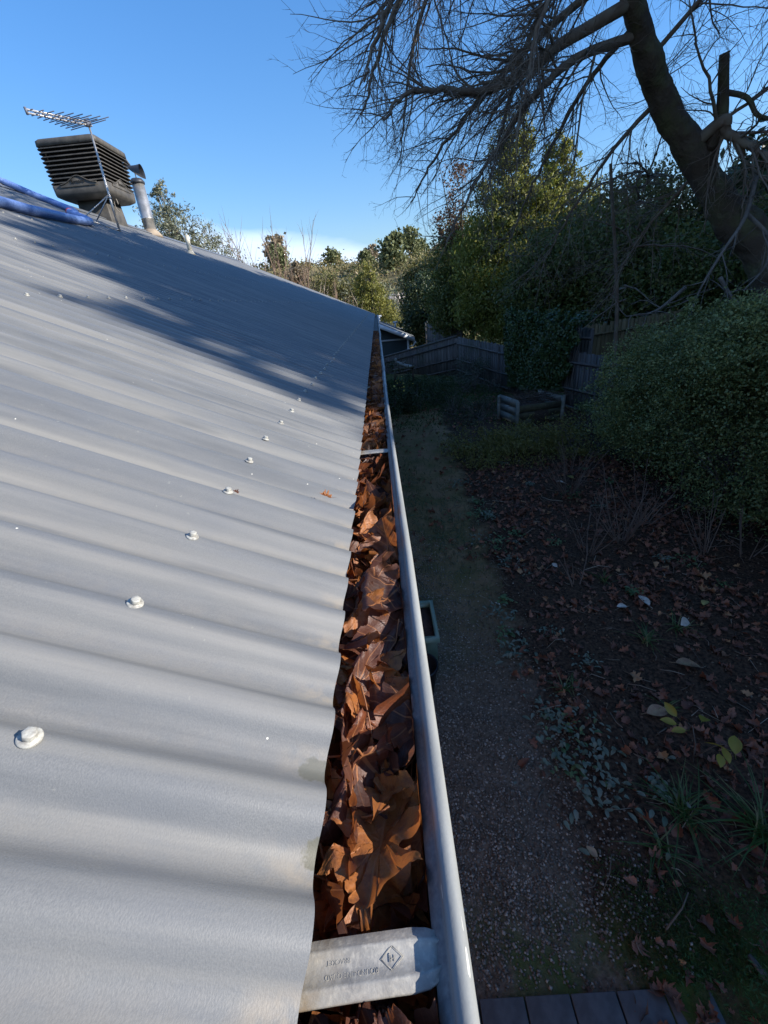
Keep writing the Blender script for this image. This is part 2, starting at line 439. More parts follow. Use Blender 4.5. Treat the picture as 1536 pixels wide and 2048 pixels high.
# ------------------------------------------------------------------ gutter
g = NG('gutter_paint'); nn = g.noise(55, 5, sc=(1, .12, 1)); n5 = g.noise(260, 4)
col = g.mix(g.ramp(nn, [(.35, 0), (.7, 1)]), (.29, .30, .29), (.18, .19, .19))
sg = g.n('ShaderNodeSeparateXYZ'); g.L.new(g.obj(), sg.inputs[0])
chip = g.math('MULTIPLY', g.math('GREATER_THAN', g.noise(45, 3, sc=(3, .35, 3)), .70), .8)
col = g.mix(chip, col, (.60, .58, .52))
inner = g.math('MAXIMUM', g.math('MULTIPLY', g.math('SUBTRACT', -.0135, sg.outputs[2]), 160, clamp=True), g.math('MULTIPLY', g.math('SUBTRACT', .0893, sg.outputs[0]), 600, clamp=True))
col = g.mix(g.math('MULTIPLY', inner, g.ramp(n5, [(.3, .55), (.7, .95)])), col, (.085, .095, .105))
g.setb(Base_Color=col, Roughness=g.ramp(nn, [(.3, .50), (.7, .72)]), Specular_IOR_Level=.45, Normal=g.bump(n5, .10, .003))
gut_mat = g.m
LT = -.004                                         # top of the rolled lip
pr = [(-.048, -.020), (-.048, -.090), (-.040, -.108), (-.020, -.114), (.045, -.114), (.068, -.106), (.080, -.088), (.084, -.055), (.0835, -.030), (.0800, -.0240), (.0802, -.0205), (.0835, -.0175), (.0868, -.0140)]
for a in np.linspace(RAD(195), RAD(-60), 15): pr.append((.0962 + .0072 * math.cos(a), LT - .0072 + .0072 * math.sin(a)))
pr += [(.0975, -.030), (.096, -.060), (.091, -.098), (.072, -.121), (.045, -.126), (-.022, -.126), (-.050, -.116), (-.053, -.09), (-.053, -.020)]
pr = np.array(pr); ya = np.concatenate([np.arange(Y0, 3, .10), np.arange(3, Y1 + .01, .25)]); V = []
def lipx(y): return -.006 * math.sin(min(max((y - .6) / 2.4, 0), 1) * math.pi) + .010 * float(smooth(y, 4, 7.5)) + .0025 * math.sin(y * 3.1) * float(smooth(y, 3, 5))
for y in ya:
    q = np.zeros((len(pr), 3)); wgt = np.clip((pr[:, 0] + .0) / .1, 0, 1)
    q[:, 0] = pr[:, 0] + wgt * lipx(y); q[:, 1] = y; q[:, 2] = pr[:, 1] + .0015 * math.sin(y * 2.3) * wgt; V.append(q)
n_ = len(pr); i = np.arange(len(ya) - 1)[:, None] * n_; j = np.arange(n_ - 1)[None]
b = MB(); b.add(np.concatenate(V), np.stack([i + j, i + n_ + j, i + n_ + j + 1, i + j + 1], -1).reshape(-1, 4)[:, ::-1])
for yv in (Y0, Y1):                                # stop ends
    q = pr[[0, 1, 2, 3, 4, 5, 6, 7, 8]]; b.add([(p_[0], yv, p_[1]) for p_ in q], [[*range(9)]])
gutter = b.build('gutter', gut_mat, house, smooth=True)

# strap brackets across the gutter
g = NG('galvanised_strap'); n1 = g.noise(45, 6); n2 = g.noise(220, 5); n3 = g.noise(500, 3)
col = g.mix(g.ramp(n1, [(.35, 0), (.65, 1)]), (.36, .345, .31), (.23, .22, .205))
col = g.mix(g.ramp(n2, [(.50, 0), (.72, .8)]), col, (.46, .43, .37))
sb = g.n('ShaderNodeSeparateXYZ'); g.L.new(g.obj(), sb.inputs[0])
rust = g.math('MULTIPLY', g.math('MULTIPLY', g.math('SUBTRACT', .022, sb.outputs[0]), 40, clamp=True), g.ramp(n1, [(.35, .15), (.6, 1)]))
col = g.mix(rust, col, g.mix(n2, (.28, .18, .10), (.36, .30, .18)))
g.setb(Base_Color=col, Roughness=.6, Metallic=.25, Normal=g.bump(n3, .2, .0010, g.bump(n2, .15, .0015)))
strap_mat = g.m; ink = pm('stamped_lettering', (.24, .23, .20), (.36, .34, .30), .8, 300)


def strap(y, hi=False):
    wd = .032; ps = [(-.5, -.0012), (-.485, 0), (-.36, .0002), (-.31, .0018), (-.25, .0022), (-.2, .0004), (.2, .0004), (.25, .0022), (.31, .0018), (.36, .0002), (.485, 0), (.5, -.0012)]
    xv = np.linspace(-.045, .086, 14); V = []
    for off in (0, -.0014):
        for x in xv:
            zc = -.0195 + .0025 * math.sin((x + .045) / .13 * 3.1) + (.000 if x < .08 else .001)
            wx = wd * (1 - .30 * max(0, (x - .070) / .016) ** 1.5)
            for u, h_ in ps: V.append((x, y + u * wx + (x + .0) * .07, zc + h_ + off))
    m_, n_ = len(xv), len(ps); i = np.arange(m_ - 1)[:, None] * n_; j = np.arange(n_ - 1)[None]
    t = np.stack([i + j, i + n_ + j, i + n_ + j + 1, i + j + 1], -1).reshape(-1, 4); e = m_ * n_; b = MB()
    ii = np.arange(m_ - 1) * n_; s1 = np.stack([ii, ii + e, ii + n_ + e, ii + n_], -1); s2 = np.stack([ii, ii + n_, ii + n_ + e, ii + e], -1) + n_ - 1
    jj = np.arange(n_ - 1) + (m_ - 1) * n_; s4 = np.stack([jj, jj + e, jj + 1 + e, jj + 1], -1)
    b.add(V, t, t[:, ::-1] + e, s1, s2, s4)
    return b


st0 = strap(.118, True).build('bracket', strap_mat, gutter); st0['label'] = 'galvanised strap bracket stamped ROUND-LINE BRACKET'
for y in [1.205, 2.30] + [3.4 + 1.1 * k for k in range(15)]: strap(y).build('bracket', strap_mat, gutter)


def text_mesh(name, s, size, mw, mat, parent, depth=.0002):
    cu = bpy.data.curves.new(name, 'FONT'); cu.body = s; cu.size = size; cu.extrude = depth; cu.offset = -size * .012; cu.align_x = 'CENTER'; cu.align_y = 'CENTER'
    ob = bpy.data.objects.new(name, cu); scene.collection.objects.link(ob); dg = bpy.context.evaluated_depsgraph_get(); dg.update()
    me = bpy.data.meshes.new_from_object(ob.evaluated_get(dg)); bpy.data.objects.remove(ob); me.name = name; me.materials.clear(); me.materials.append(mat)
    o = bpy.data.objects.new(name, me); scene.collection.objects.link(o); o.parent = parent; po = parent.get('_o', (0, 0, 0)); mm = mw.copy()
    mm.translation = mm.translation - Vector(po); o.matrix_local = mm; return o


def tm(loc, rz, rx=0.0, extra=None): return Matrix.Translation(loc) @ (extra or Matrix.Identity(4)) @ Matrix.Rotation(rz, 4, 'Z')


text_mesh('lettering', 'ROUND-LINE QUAD', .0038, tm((.026, .1165, -.0166), RAD(184)), ink, gutter)
text_mesh('lettering', 'BRACKET', .0038, tm((.017, .1225, -.0166), RAD(184)), ink, gutter)
text_mesh('lettering', 'HJ', .0048, tm((.0525, .1228, -.0166), RAD(184)), ink, gutter)
b = MB(); c_ = np.array([.0525, .1228, -.0165]); dm = np.array([(.0075, .0005, 0), (0, .0058, 0), (-.0075, -.0005, 0), (0, -.0058, 0)])
for k in range(4): b.tube([c_ + dm[k], c_ + dm[(k + 1) % 4]], .00022, 4)
b.build('stamped_logo', ink, gutter)

# ------------------------------------------------------------------ things on the roof
def sq_ring(c, h, z, r=.08, k=5):
    """rounded square ring of half size h at height z"""
    P = []
    for q in range(4):
        a0 = q * math.pi / 2; cx_, cy_ = [(1, 1), (-1, 1), (-1, -1), (1, -1)][q]
        for a in np.linspace(a0, a0 + math.pi / 2, k): P.append((c[0] + cx_ * (h - r) + r * math.cos(a), c[1] + cy_ * (h - r) + r * math.sin(a), z))
    return P


def rings(b, R_, cap0=True, cap1=True):
    n_ = len(R_[0]); V = np.array(R_).reshape(-1, 3); i = np.arange(len(R_) - 1)[:, None] * n_; j = np.arange(n_)[None]; j2 = (j + 1) % n_
    fs = [np.stack([i + j, i + j2, i + n_ + j2, i + n_ + j], -1).reshape(-1, 4)]
    if cap0: fs.append([[*range(n_ - 1, -1, -1)]])
    if cap1: fs.append([[*range((len(R_) - 1) * n_, len(R_) * n_)]])
    return b.add(V, *fs)


cool = pm('cooler_plastic', (.095, .086, .072), (.050, .046, .040), .62, 7, bump=.25, bscale=80, bdist=.004)
coold = pm('cooler_pad', (.010, .010, .010), (.03, .028, .025), .9, 30)
cc = (-5.40, 10.71); z0, z1 = 2.757, 3.615
t = thing('evaporative_cooler', 'dark louvred box cooler mounted on a square duct at the roof ridge', 'air cooler', (cc[0], cc[1], 2.3))


def hh(z): return .535 + (.572 - .535) * (z - z0) / (z1 - z0)


b = MB(); rings(b, [sq_ring(cc, .555, z1 - .10), sq_ring(cc, .575, z1 - .09), sq_ring(cc, .572, z1 - .015), sq_ring(cc, .54, z1 + .015), sq_ring(cc, .30, z1 + .03)]); b.build('lid', cool, t)
b = MB(); rings(b, [sq_ring(cc, .44, z0 - .045, .05), sq_ring(cc, .525, z0, .06), sq_ring(cc, .537, z0 + .03, .07), sq_ring(cc, .545, z0 + .17, .07), sq_ring(cc, .51, z0 + .175, .06)]); b.build('base_pan', cool, t)
b = MB(); rings(b, [sq_ring(cc, .475, z0 + .12, .05), sq_ring(cc, .505, z1 - .05, .05)]); b.build('pad', coold, t)
for k in range(9):                                 # sloping louvre blades all round
    z = z0 + .20 + k * .0655
    b = MB(); rings(b, [sq_ring(cc, hh(z) - .045, z + .028, .06), sq_ring(cc, hh(z) + .004, z - .006, .07), sq_ring(cc, hh(z) + .006, z + .008, .07), sq_ring(cc, hh(z) - .040, z + .040, .06)], False, False)
    b.F.append(np.array([[3 * 20 + q, 3 * 20 + (q + 1) % 20, (q + 1) % 20, q] for q in range(20)])); b.build('louvre', cool, t)
b = MB()
for k in range(9):
    for sx_, sy_ in ((0, -1), (1, 0), (0, 1), (-1, 0)):
        u = (k - 4) * .105
        b.box((cc[0] + (sx_ * .508 if sx_ else u), cc[1] + (sy_ * .508 if sy_ else u), z0 + .46), (.012, .012, .60))
b.build('mullion', coold, t)
for sx_, sy_ in ((0, -1), (1, 0)):                 # raised arch with the maker's name
    b = MB(); us = np.linspace(-.36, .36, 25); n_ = len(us)
    def pt(u, z, o2):
        return (cc[0] + sx_ * o2 + (u if sy_ else 0), cc[1] + sy_ * o2 + (u if sx_ else 0), z)
    top = [z0 + .165 + .125 * math.exp(-(u / .19) ** 2) for u in us]
    V = [pt(u, z0 + .13, .553) for u in us] + [pt(u, tz, .556) for u, tz in zip(us, top)] + [pt(u, tz, .52) for u, tz in zip(us, top)]
    j = np.arange(n_ - 1); b.add(V, np.stack([j, j + 1, j + n_ + 1, j + n_], -1), np.stack([j + n_, j + n_ + 1, j + 2 * n_ + 1, j + 2 * n_], -1))
    b.tube([pt(u, tz, .558) for u, tz in zip(us, top)], .010, 5); b.build('name_panel', cool, t)
    ex = Matrix.Rotation(RAD(90), 4, 'X')
    if sx_: ex = Matrix.Rotation(RAD(90), 4, 'Z') @ ex
    text_mesh('lettering', 'Bonaire', .085, tm(pt(0, z0 + .205, .559), 0, extra=ex), coold, t, .004)
b = MB(); rings(b, [sq_ring(cc, .33, 2.02, .02), sq_ring(cc, .285, z0 - .03, .02)]); b.build('duct', cool, t)
b = MB(); rings(b, [sq_ring(cc, .36, 2.16, .02), sq_ring(cc, .345, 2.30, .02)], False, False); b.build('flashing', cool, t)
b = MB(); a = np.linspace(0, 4.6, 16); b.tube(np.stack([np.full(16, cc[0] + .42) + .05 * np.cos(a), cc[1] - .20 + .02 * a, 2.62 + .11 * np.sin(a)], -1), .008, 5); b.build('cable', pm('grey_cable', (.28, .26, .23)), t)

# antenna
met = pm('antenna_steel', (.55, .53, .50), (.36, .35, .33), .35, 40, metallic=.7)
alu = pm('antenna_boom_metal', (.85, .83, .80), (.65, .62, .60), .35, 30, metallic=.3); dk = pm('antenna_element_metal', (.10, .11, .15), (.16, .17, .2), .5, 60)
ab = Vector((-3.77, 7.87, 1.712)); at_ = Vector((-3.77, 7.90, 3.03))
t = thing('television_antenna', 'log-periodic television aerial on a thin steel mast with two stays', 'antenna', ab)
b = MB(); b.tube([ab, ab.lerp(at_, .33), ab.lerp(at_, .335), ab.lerp(at_, .66), ab.lerp(at_, .665), at_], [.0165, .0165, .0145, .0145, .0125, .0125], 10)
for f in (.33, .66): b.tube([ab.lerp(at_, f - .012), ab.lerp(at_, f + .008)], .021, 8)
b.build('mast', met, t, smooth=True)
b = MB(); mid = ab.lerp(at_, .36)
for q in ((-4.02, 7.42), (-4.16, 8.02)):
    b.tube([mid, (q[0], q[1], -q[0] * TP + .02)], .009, 6); b.box((q[0], q[1], -q[0] * TP + .02), (.07, .04, .012))
b.build('stay', met, t)
b = MB(); b.box((-3.80, 7.86, 1.735), (.06, .09, .018)); b.tube([(-3.78, 7.87, 1.73), (-4.02, 7.42, 1.84)], .010, 6); b.build('foot', met, t)
bd = Vector((-4.06 - at_.x, 7.02 - at_.y, 2.915 - at_.z)); bl = bd.length; bd.normalize(); sdv = bd.cross(Vector((0, 0, 1))).normalized(); upv = sdv.cross(bd)
b = MB()
for h in (.0, -.035):
    b.tube([at_ - bd * .05 + upv * h, at_ + bd * bl + upv * h], .012, 4)
b.build('boom', alu, t)
b = MB(); b.box(at_ + bd * bl - upv * .017, (.022, .022, .075), np.array([sdv, bd, upv]).T); b.box(at_ + bd * .02 - upv * .02, (.05, .07, .07), np.array([sdv, bd, upv]).T)
for f in (.25, .5, .75): b.box(at_ + bd * bl * f - upv * .017, (.026, .018, .05), np.array([sdv, bd, upv]).T)
b.build('clamp', dk, t)
for k in range(17):
    f = k / 16; ln = .30 * (1 - f) ** .9 + .05; p = at_ + bd * (-.04 + (bl - .02) * f) - upv * (.035 * (k % 2))
    b = MB(); b.tube([p - sdv * ln, p + sdv * ln], .006, 5); b.build('element', dk, t)

# flue and cowl
gal = pm('flue_steel', (.60, .58, .54), (.30, .29, .26), .38, 5, metallic=.75, bump=.15, bscale=14)
fb = np.array([-5.30, 12.55, 2.20])
t = thing('flue', 'galvanised round flue with a black wind cowl behind the dark cooler', 'flue', fb)
rr = .135; b = MB(); b.lathe((0, 0, 0) + fb * 1, [(rr, -.2), (rr, .50), (rr + .006, .505), (rr + .006, .52), (rr, .525), (rr, 1.22), (rr - .02, 1.225)], 28); b.build('pipe', gal, t, smooth=False)
b = MB(); b.lathe(fb, [(.25, .13), (.23, .17), (.15, .27), (.14, .29)], 24); b.build('flashing', pm('flue_flashing', (.35, .28, .20), (.22, .18, .14), .8), t, smooth=True)
blk = pm('cowl_paint', (.020, .022, .028), (.05, .055, .065), .5, 12)
b = MB(); b.lathe(fb, [(rr + .02, 1.20), (rr + .025, 1.24), (rr - .02, 1.30), (.03, 1.31)], 24); b.build('collar', blk, t, smooth=True)
b = MB(); q = fb + (0, 0, 1.37); th = np.linspace(-.2, 1.15 * math.pi, 16); V = []     # curved wind scoop that turns with its tail
for u in np.linspace(0, 1, 8):
    for a in th:
        r_ = .20 * (1 - .86 * u ** 1.2); V.append(q + np.array([.17 - .34 * u, -r_ * math.cos(a) * .7, .02 + r_ * math.sin(a) * .9 + .16 * u ** 1.6]))
i = np.arange(7)[:, None] * 16; j = np.arange(15)[None]; b.add(V, np.stack([i + j, i + j + 1, i + 17 + j, i + 16 + j], -1).reshape(-1, 4)); b.tube([fb + (0, 0, 1.25), fb + (0, 0, 1.42)], .012, 6)
b.build('cowl', blk, t, smooth=True)
b = MB(); v0 = q + np.array([-.12, 0, .16]); b.add([v0 + np.array(v) for v in ((.02, -.004, 0), (-.14, -.004, .22), (-.06, -.004, .30), (.07, -.004, .04), (.02, .004, 0), (-.14, .004, .22), (-.06, .004, .30), (.07, .004, .04))],
    [(0, 3, 2, 1), (4, 5, 6, 7), (0, 1, 5, 4), (1, 2, 6, 5), (2, 3, 7, 6), (3, 0, 4, 7)]); b.build('tail_fin', blk, t)

# vent pipe
t = thing('vent_pipe', 'short cream plastic vent pipe standing up through the upper roof', 'vent pipe', (-3.49, 9.79, 1.57))
pv = pm('cream_plastic', (.62, .58, .46), (.50, .46, .36), .5, 12)
b = MB(); b.lathe((-3.46, 9.79, 1.52), [(.042, 0), (.042, .36), (.036, .361), (.036, .30)], 20); b.build('pipe', pv, t, smooth=False)
b = MB(); b.lathe((-3.46, 9.79, 1.55), [(.085, 0), (.07, .03), (.046, .075)], 20); b.build('collar', pv, t, smooth=True)

# blue hose
g = NG('blue_hose'); col = g.mix(g.ramp(g.noise(60, 5, sc=(1, 1, 1)), [(.35, 0), (.65, 1)]), (.22, .34, .66), (.13, .22, .50)); g.setb(Base_Color=col, Roughness=.45, Normal=g.bump(g.noise(140, 3), .3, .004)); blue = g.m
ctrl = [(-2.3, 2.6), (-2.75, 3.7), (-2.98, 4.37), (-2.95, 4.75), (-3.05, 5.15), (-3.22, 5.8), (-3.42, 6.45), (-3.62, 6.85), (-3.85, 7.05), (-4.02, 7.2), (-4.18, 7.5), (-4.42, 8.0), (-4.74, 8.03), (-5.06, 8.0), (-5.40, 7.95)]
ctrl = [(-2.1, 2.3), (-2.62, 3.55), (-2.95, 4.25), (-2.97, 4.65), (-3.08, 5.12), (-3.24, 5.8), (-3.42, 6.4), (-3.60, 6.72), (-3.80, 6.85), (-3.97, 7.02), (-4.10, 7.40), (-4.42, 7.85), (-4.74, 8.0), (-5.06, 8.0), (-5.38, 7.98)]


def spline(P, n=10):
    P = np.asarray(P, float); P = np.vstack([2 * P[0] - P[1], P, 2 * P[-1] - P[-2]]); o = []
    for k in range(1, len(P) - 2):
        for u in np.linspace(0, 1, n, endpoint=False):
            a, b_, c_, d = P[k - 1:k + 3]; o.append(.5 * (2 * b_ + (c_ - a) * u + (2 * a - 5 * b_ + 4 * c_ - d) * u * u + (3 * b_ - 3 * c_ + d - a) * u ** 3))
    o.append(P[-2]); return np.array(o)


cs = spline(ctrl, 8); HR = .042
P3 = np.array([roof_pt(x, y, A_ + HR + .002) for x, y in cs])
P3[-12:, 2] += np.linspace(0, .03, 12) ** 1; P3 = np.vstack([P3, [[-5.75, 7.9, 2.42], [-6.1, 7.8, 2.25]]])
b = MB(); b.tube(P3, HR, 16); ho = b.build('hose', blue, smooth=True); tag(ho, 'thick blue hose doubled back in a loop on the upper roof', 'hose')
b = MB(); b.tube([P3[70] + (0, 0, .0), P3[71]], HR + .004, 16); o = b.build('tape', pm('red_tape', (.55, .03, .02)), ho)

# ------------------------------------------------------------------ neighbour's house
teal = pm('painted_weatherboard', (.050, .075, .085), (.035, .055, .065), .6, 3, sc=(1, 1, 12)); wht = pm('white_paint', (.62, .66, .70), (.50, .54, .58), .5, 4)
nrf = pm('neighbour_roofing', (.17, .19, .20), (.10, .11, .12), .5, 3, sc=(8, 1, 1))
t = thing('neighbour_house', 'dark green gabled house with white barge boards beyond the back fence', 'house', (-1.2, 25, -3.3))
rx, rz_, ex_, ez_ = -.35, -.42, 2.05, -1.50; sl_ = (rz_ - ez_) / (ex_ - rx); yb, yf = 25.2, 34.
b = MB(); wl = 1.70; b.add([(2 * rx - wl, yb + .5, -6), (wl, yb + .5, -6), (wl, yb + .5, rz_ - (wl - rx) * sl_), (rx, yb + .5, rz_), (2 * rx - wl, yb + .5, rz_ - (wl - rx) * sl_),
      (2 * rx - wl, yf, -6), (wl, yf, -6), (wl, yf, rz_ - (wl - rx) * sl_), (rx, yf, rz_), (2 * rx - wl, yf, rz_ - (wl - rx) * sl_)],
      [(0, 1, 2, 3, 4), (9, 8, 7, 6, 5)], [(1, 6, 7, 2), (0, 4, 9, 5)]); b.build('wall', teal, t)
b = MB()
for sg_ in (1, -1):
    e_ = ex_ if sg_ > 0 else 2 * rx - ex_
    b.add([(rx, yb, rz_), (e_, yb, ez_), (e_, yf, ez_), (rx, yf, rz_), (rx, yb, rz_ + .10), (e_, yb, ez_ + .10), (e_, yf, ez_ + .10), (rx, yf, rz_ + .10)], [(0, 3, 2, 1), (4, 5, 6, 7), (0, 1, 5, 4), (1, 2, 6, 5), (2, 3, 7, 6), (3, 0, 4, 7)][::sg_ * 1])
rfo = b.build('roof', nrf, t)
for y_, nm in ((yb - .03, 'barge_board'),):
    b = MB()
    for sg_ in (1, -1):
        e_ = ex_ if sg_ > 0 else 2 * rx - ex_
        b = MB(); b.add([(rx, y_ - .02, rz_ - .17), (e_, y_ - .02, ez_ - .17), (e_, y_ + .02, ez_ - .17), (rx, y_ + .02, rz_ - .17), (rx, y_ - .02, rz_ + .06), (e_, y_ - .02, ez_ + .06), (e_, y_ + .02, ez_ + .06), (rx, y_ + .02, rz_ + .06)], [(0, 3, 2, 1), (4, 5, 6, 7), (0, 1, 5, 4), (1, 2, 6, 5), (2, 3, 7, 6), (3, 0, 4, 7)]); b.build(nm, wht, t)
b = MB(); b.box((-.35, yb + .46, -1.50), (4.0, .06, .09)); b.build('trim', wht, t)
b = MB(); b.box((1.70, yb + .46, -2.6), (.12, .10, 2.4)); b.build('corner_post', wht, t)
b = MB(); a = np.linspace(-.3, 2.6, 9); b.tube(np.stack([ex_ + .02 - .09 + .09 * np.cos(a), np.full(9, yb - .05), ez_ - .19 - .0 * a], -1)[:1].repeat(2, 0) + [[0, 0, 0], [0, 8.5, 0]], .06, 8); b.tube([(ex_ - .02, yb + .02, ez_ - .22), (ex_ - .10, yb + .1, ez_ - .36), (ex_ - .28, yb + .35, ez_ - .40)], .035, 6); b.build('gutter', wht, t)
for dx, y_ in ((0.0, 27.6), (.95, 28.4)):
    b = MB(); x_ = .2 + dx; zr_ = rz_ - (x_ - rx) * sl_ + .1; b.tube([(x_, y_, zr_ - .05), (x_, y_, zr_ + .28)], .05, 8); b.tube([(x_ - .14, y_, zr_ + .30), (x_ + .14, y_, zr_ + .30)], .05, 8); b.build('roof_vent', wht, rfo)
# ------------------------------------------------------------------ fences
g = NG('fence_paling'); ge = g.n('ShaderNodeNewGeometry'); f_ = ge.outputs['Random Per Island']; nz = g.noise(20, 5, sc=(1, 1, .08)); nb_ = g.noise(1.1, 4)
col = g.mix(f_, (.10, .095, .092), (.18, .168, .158)); col = g.mix(g.ramp(nz, [(.35, 0), (.7, .8)]), col, (.07, .068, .07)); col = g.mix(g.ramp(nb_, [(.5, 0), (.75, .45)]), col, (.05, .07, .035))
g.setb(Base_Color=col, Roughness=.9, Specular_IOR_Level=.15, Normal=g.bump(nz, .5, .01)); pal = g.m
g = NG('fence_paling_brown'); ge = g.n('ShaderNodeNewGeometry'); f_ = ge.outputs['Random Per Island']; nz = g.noise(20, 5, sc=(1, 1, .08))
col = g.mix(f_, (.13, .10, .06), (.20, .16, .09)); col = g.mix(g.ramp(nz, [(.35, 0), (.7, .8)]), col, (.06, .06, .03)); g.setb(Base_Color=col, Roughness=.9, Specular_IOR_Level=.15); palb = g.m


def fence(label, pts, tops, hgt, mat=pal, cap=False, jag=.015, wid=.095, group='paling fences round the garden', lean=0.):
    t = thing('paling_fence', label, 'fence', (pts[0][0], pts[0][1], float(gz(*pts[0]))), group)
    pts = np.array(pts, float); b = MB(); pb = []; rl = MB()
    for k in range(len(pts) - 1):
        p, q = pts[k], pts[k + 1]; d = q - p; Ln = np.linalg.norm(d); d = d / Ln; nrm = np.array([-d[1], d[0]]); n_ = int(Ln / wid); ang = math.atan2(d[1], d[0])
        for m_ in range(n_):
            f = (m_ + .5) / n_; c = p + d * Ln * f; zt = tops[k] * (1 - f) + tops[k + 1] * f + rng.normal() * jag; zb = min(float(gz(*c)) - .05, zt - hgt * .8); o2 = (m_ % 2) * .012
            rt = np.array(Matrix.Rotation(ang, 3, 'Z') @ Matrix.Rotation(rng.normal() * .006 + lean, 3, 'Y'))
            b.box((c[0] + nrm[0] * o2, c[1] + nrm[1] * o2, (zt + zb) / 2), (wid + .008, .015, zt - zb), rt)
        for hz in (.25, .9, hgt - .25):
            a_, e_ = p - nrm * .05, q - nrm * .05
            rl.tube([(a_[0], a_[1], tops[k] - hz), (e_[0], e_[1], tops[k + 1] - hz)], .03, 4)
        if cap: rl.tube([(p[0], p[1], tops[k] + .03), (q[0], q[1], tops[k + 1] + .03)], .05, 4)
        pb.append(p)
    pb.append(pts[-1])
    b.build('palings', mat, t); rl.build('rails', mat, t)
    for p, z in zip(pb, tops):
        m_ = MB(); m_.box((p[0] - .02, p[1] + .06, z - hgt / 2 - .1), (.09, .09, hgt + .1)); m_.build('post', mat, t)
    return t


fence('dark grey paling fence with a cap rail in front of the neighbour house', [(-3.5, 23.9), (.32, 23.4), (1.79, 22), (3.45, 20.0)], [-2.4, -2.13, -1.72, -1.20], 1.6, pal, True)
fence('grey paling fence running down the garden towards the ivy', [(3.50, 19.9), (3.95, 17.4), (4.19, 15.5), (4.45, 13.6), (4.75, 12.1), (5.2, 10.3), (5.9, 8.6)], [-1.20, -1.22, -1.23, -1.15, -1.12, -1.12, -1.10], 1.6)
fence('taller weathered paling panel rising above the ivy fence', [(4.55, 13.9), (5.10, 11.95), (5.40, 11.35)], [-.55, -.56, -.60], 1.7, wid=.11)
fence('short grey paling piece standing up behind the fence corner', [(2.75, 25.6), (3.3, 24.3), (4.12, 22.3)], [-.72, -.86, -1.0], 1.7, wid=.14, jag=.05)
fence('brown weathered paling fence higher up the slope behind the shrubs', [(5.7, 13.1), (6.9, 12.9), (8.2, 12.4)], [-.72, -.62, -.42], 1.2, palb, jag=.03)
fence('mossy brown paling fence stepping down beside the big trunk', [(7.1, 11.2), (7.45, 10.2), (8.4, 9.2)], [-.88, -.62, -.40], 1.3, palb, True)

# power pole
wood = pm('pole_wood', (.32, .27, .20), (.22, .19, .15), .9, 3, sc=(1, 1, .2))
t = thing('power_pole', 'pale timber power pole with two crossarms beyond the neighbour roof', 'power pole', (2.30, 45, -7))
b = MB(); b.tube([(2.26, 45, -7), (2.19, 45, 1.21)], [.17, .12], 10); b.build('pole', wood, t)
for z, l_ in ((.95, 1.25), (-.55, .7)):
    b = MB(); b.box((2.2, 44.85, z), (l_ * 2, .1, .1), np.array(Matrix.Rotation(.06, 3, 'Y'))); b.build('crossarm', wood, t)
b = MB()
for z, l_ in ((.95, 1.1), (.95, .5), (.95, -.5), (.95, -1.1)):
    x_ = 2.2 + l_; b.tube([(x_, 44.85, z + .05), (x_, 44.85, z + .2)], .03, 6)
b.build('insulators', wht, t)
b = MB()
for l_ in (1.1, -1.1, .5):
    for sg_ in (1, -1):
        xx = np.linspace(0, 1, 14); b.tube(np.stack([2.2 + l_ + sg_ * xx * 42, 44.85 + xx * 14, 1.15 + (-4 * xx * (1 - xx)) * 1.3 + xx * 2], -1), .012, 4)
b.build('wires', pm('wire', (.05, .05, .05)), t)

# ------------------------------------------------------------------ trees
bark = pm('bark', (.075, .055, .038), (.12, .13, .055), .9, 3, bump=.9, bscale=26, bdist=.03, lo=.45, hi=.75)
bark2 = pm('grey_bark', (.16, .14, .12), (.09, .08, .07), .9, 8, bump=.5, bscale=30)
twm = pm('twig_bark', (.14, .095, .068), (.19, .16, .12), .8, 5)
pale = pm('pale_bark', (.42, .34, .26), (.28, .22, .17), .8, 3)
tan_ = pm('sapling_bark', (.24, .16, .11), (.16, .11, .08), .8, 3)


def leafquads(b, C, size, nrm_bias=(0, 0, .6), elong=1.8, r=None, droop=0.0):
    """add one small folded leaf (two triangles) at each point of C"""
    r = r or rng; n = len(C); d = r.normal(size=(n, 3)); d[:, 2] -= droop; d /= np.linalg.norm(d, axis=1)[:, None]
    u = r.normal(size=(n, 3)) + np.array(nrm_bias); s_ = np.cross(d, u); s_ /= np.linalg.norm(s_, axis=1)[:, None] + 1e-9
    nn = np.cross(s_, d); sz = size * r.uniform(.6, 1.3, n)[:, None]; w_ = sz / elong
    V = np.stack([C - d * sz * .5, C + s_ * w_ * .5 + nn * w_ * .15, C + d * sz * .5, C - s_ * w_ * .5 + nn * w_ * .15], 1).reshape(-1, 3)
    i = np.arange(n)[:, None] * 4; b.add(V, np.concatenate([i + [[0, 1, 2]], i + [[0, 2, 3]]]))
    return b


def clumps(ells, dens, csig=.16, shell=.5, per=45, r=None):
    """leaf positions gathered into clumps through the volume of some ellipsoids (cx, cy, cz, rx, ry, rz)"""
    r = r or rng; out = []
    for e in ells:
        c = np.array(e[:3]); R3 = np.array(e[3:6]); n = int(dens * R3[0] * R3[2] * 4); k = max(4, n // per)
        d = r.normal(size=(k, 3)); d /= np.linalg.norm(d, axis=1)[:, None]; rad = shell + (1.08 - shell) * r.uniform(0, 1, k) ** .7
        cc_ = c + d * R3 * rad[:, None]; sg = csig * R3.mean() * r.uniform(.6, 1.5, k)
        w_ = r.integers(per // 2, per * 3 // 2, k); idx = np.repeat(np.arange(k), w_)
        out.append(cc_[idx] + r.normal(size=(len(idx), 3)) * sg[idx][:, None] * [1, 1, .75])
    return np.concatenate(out)


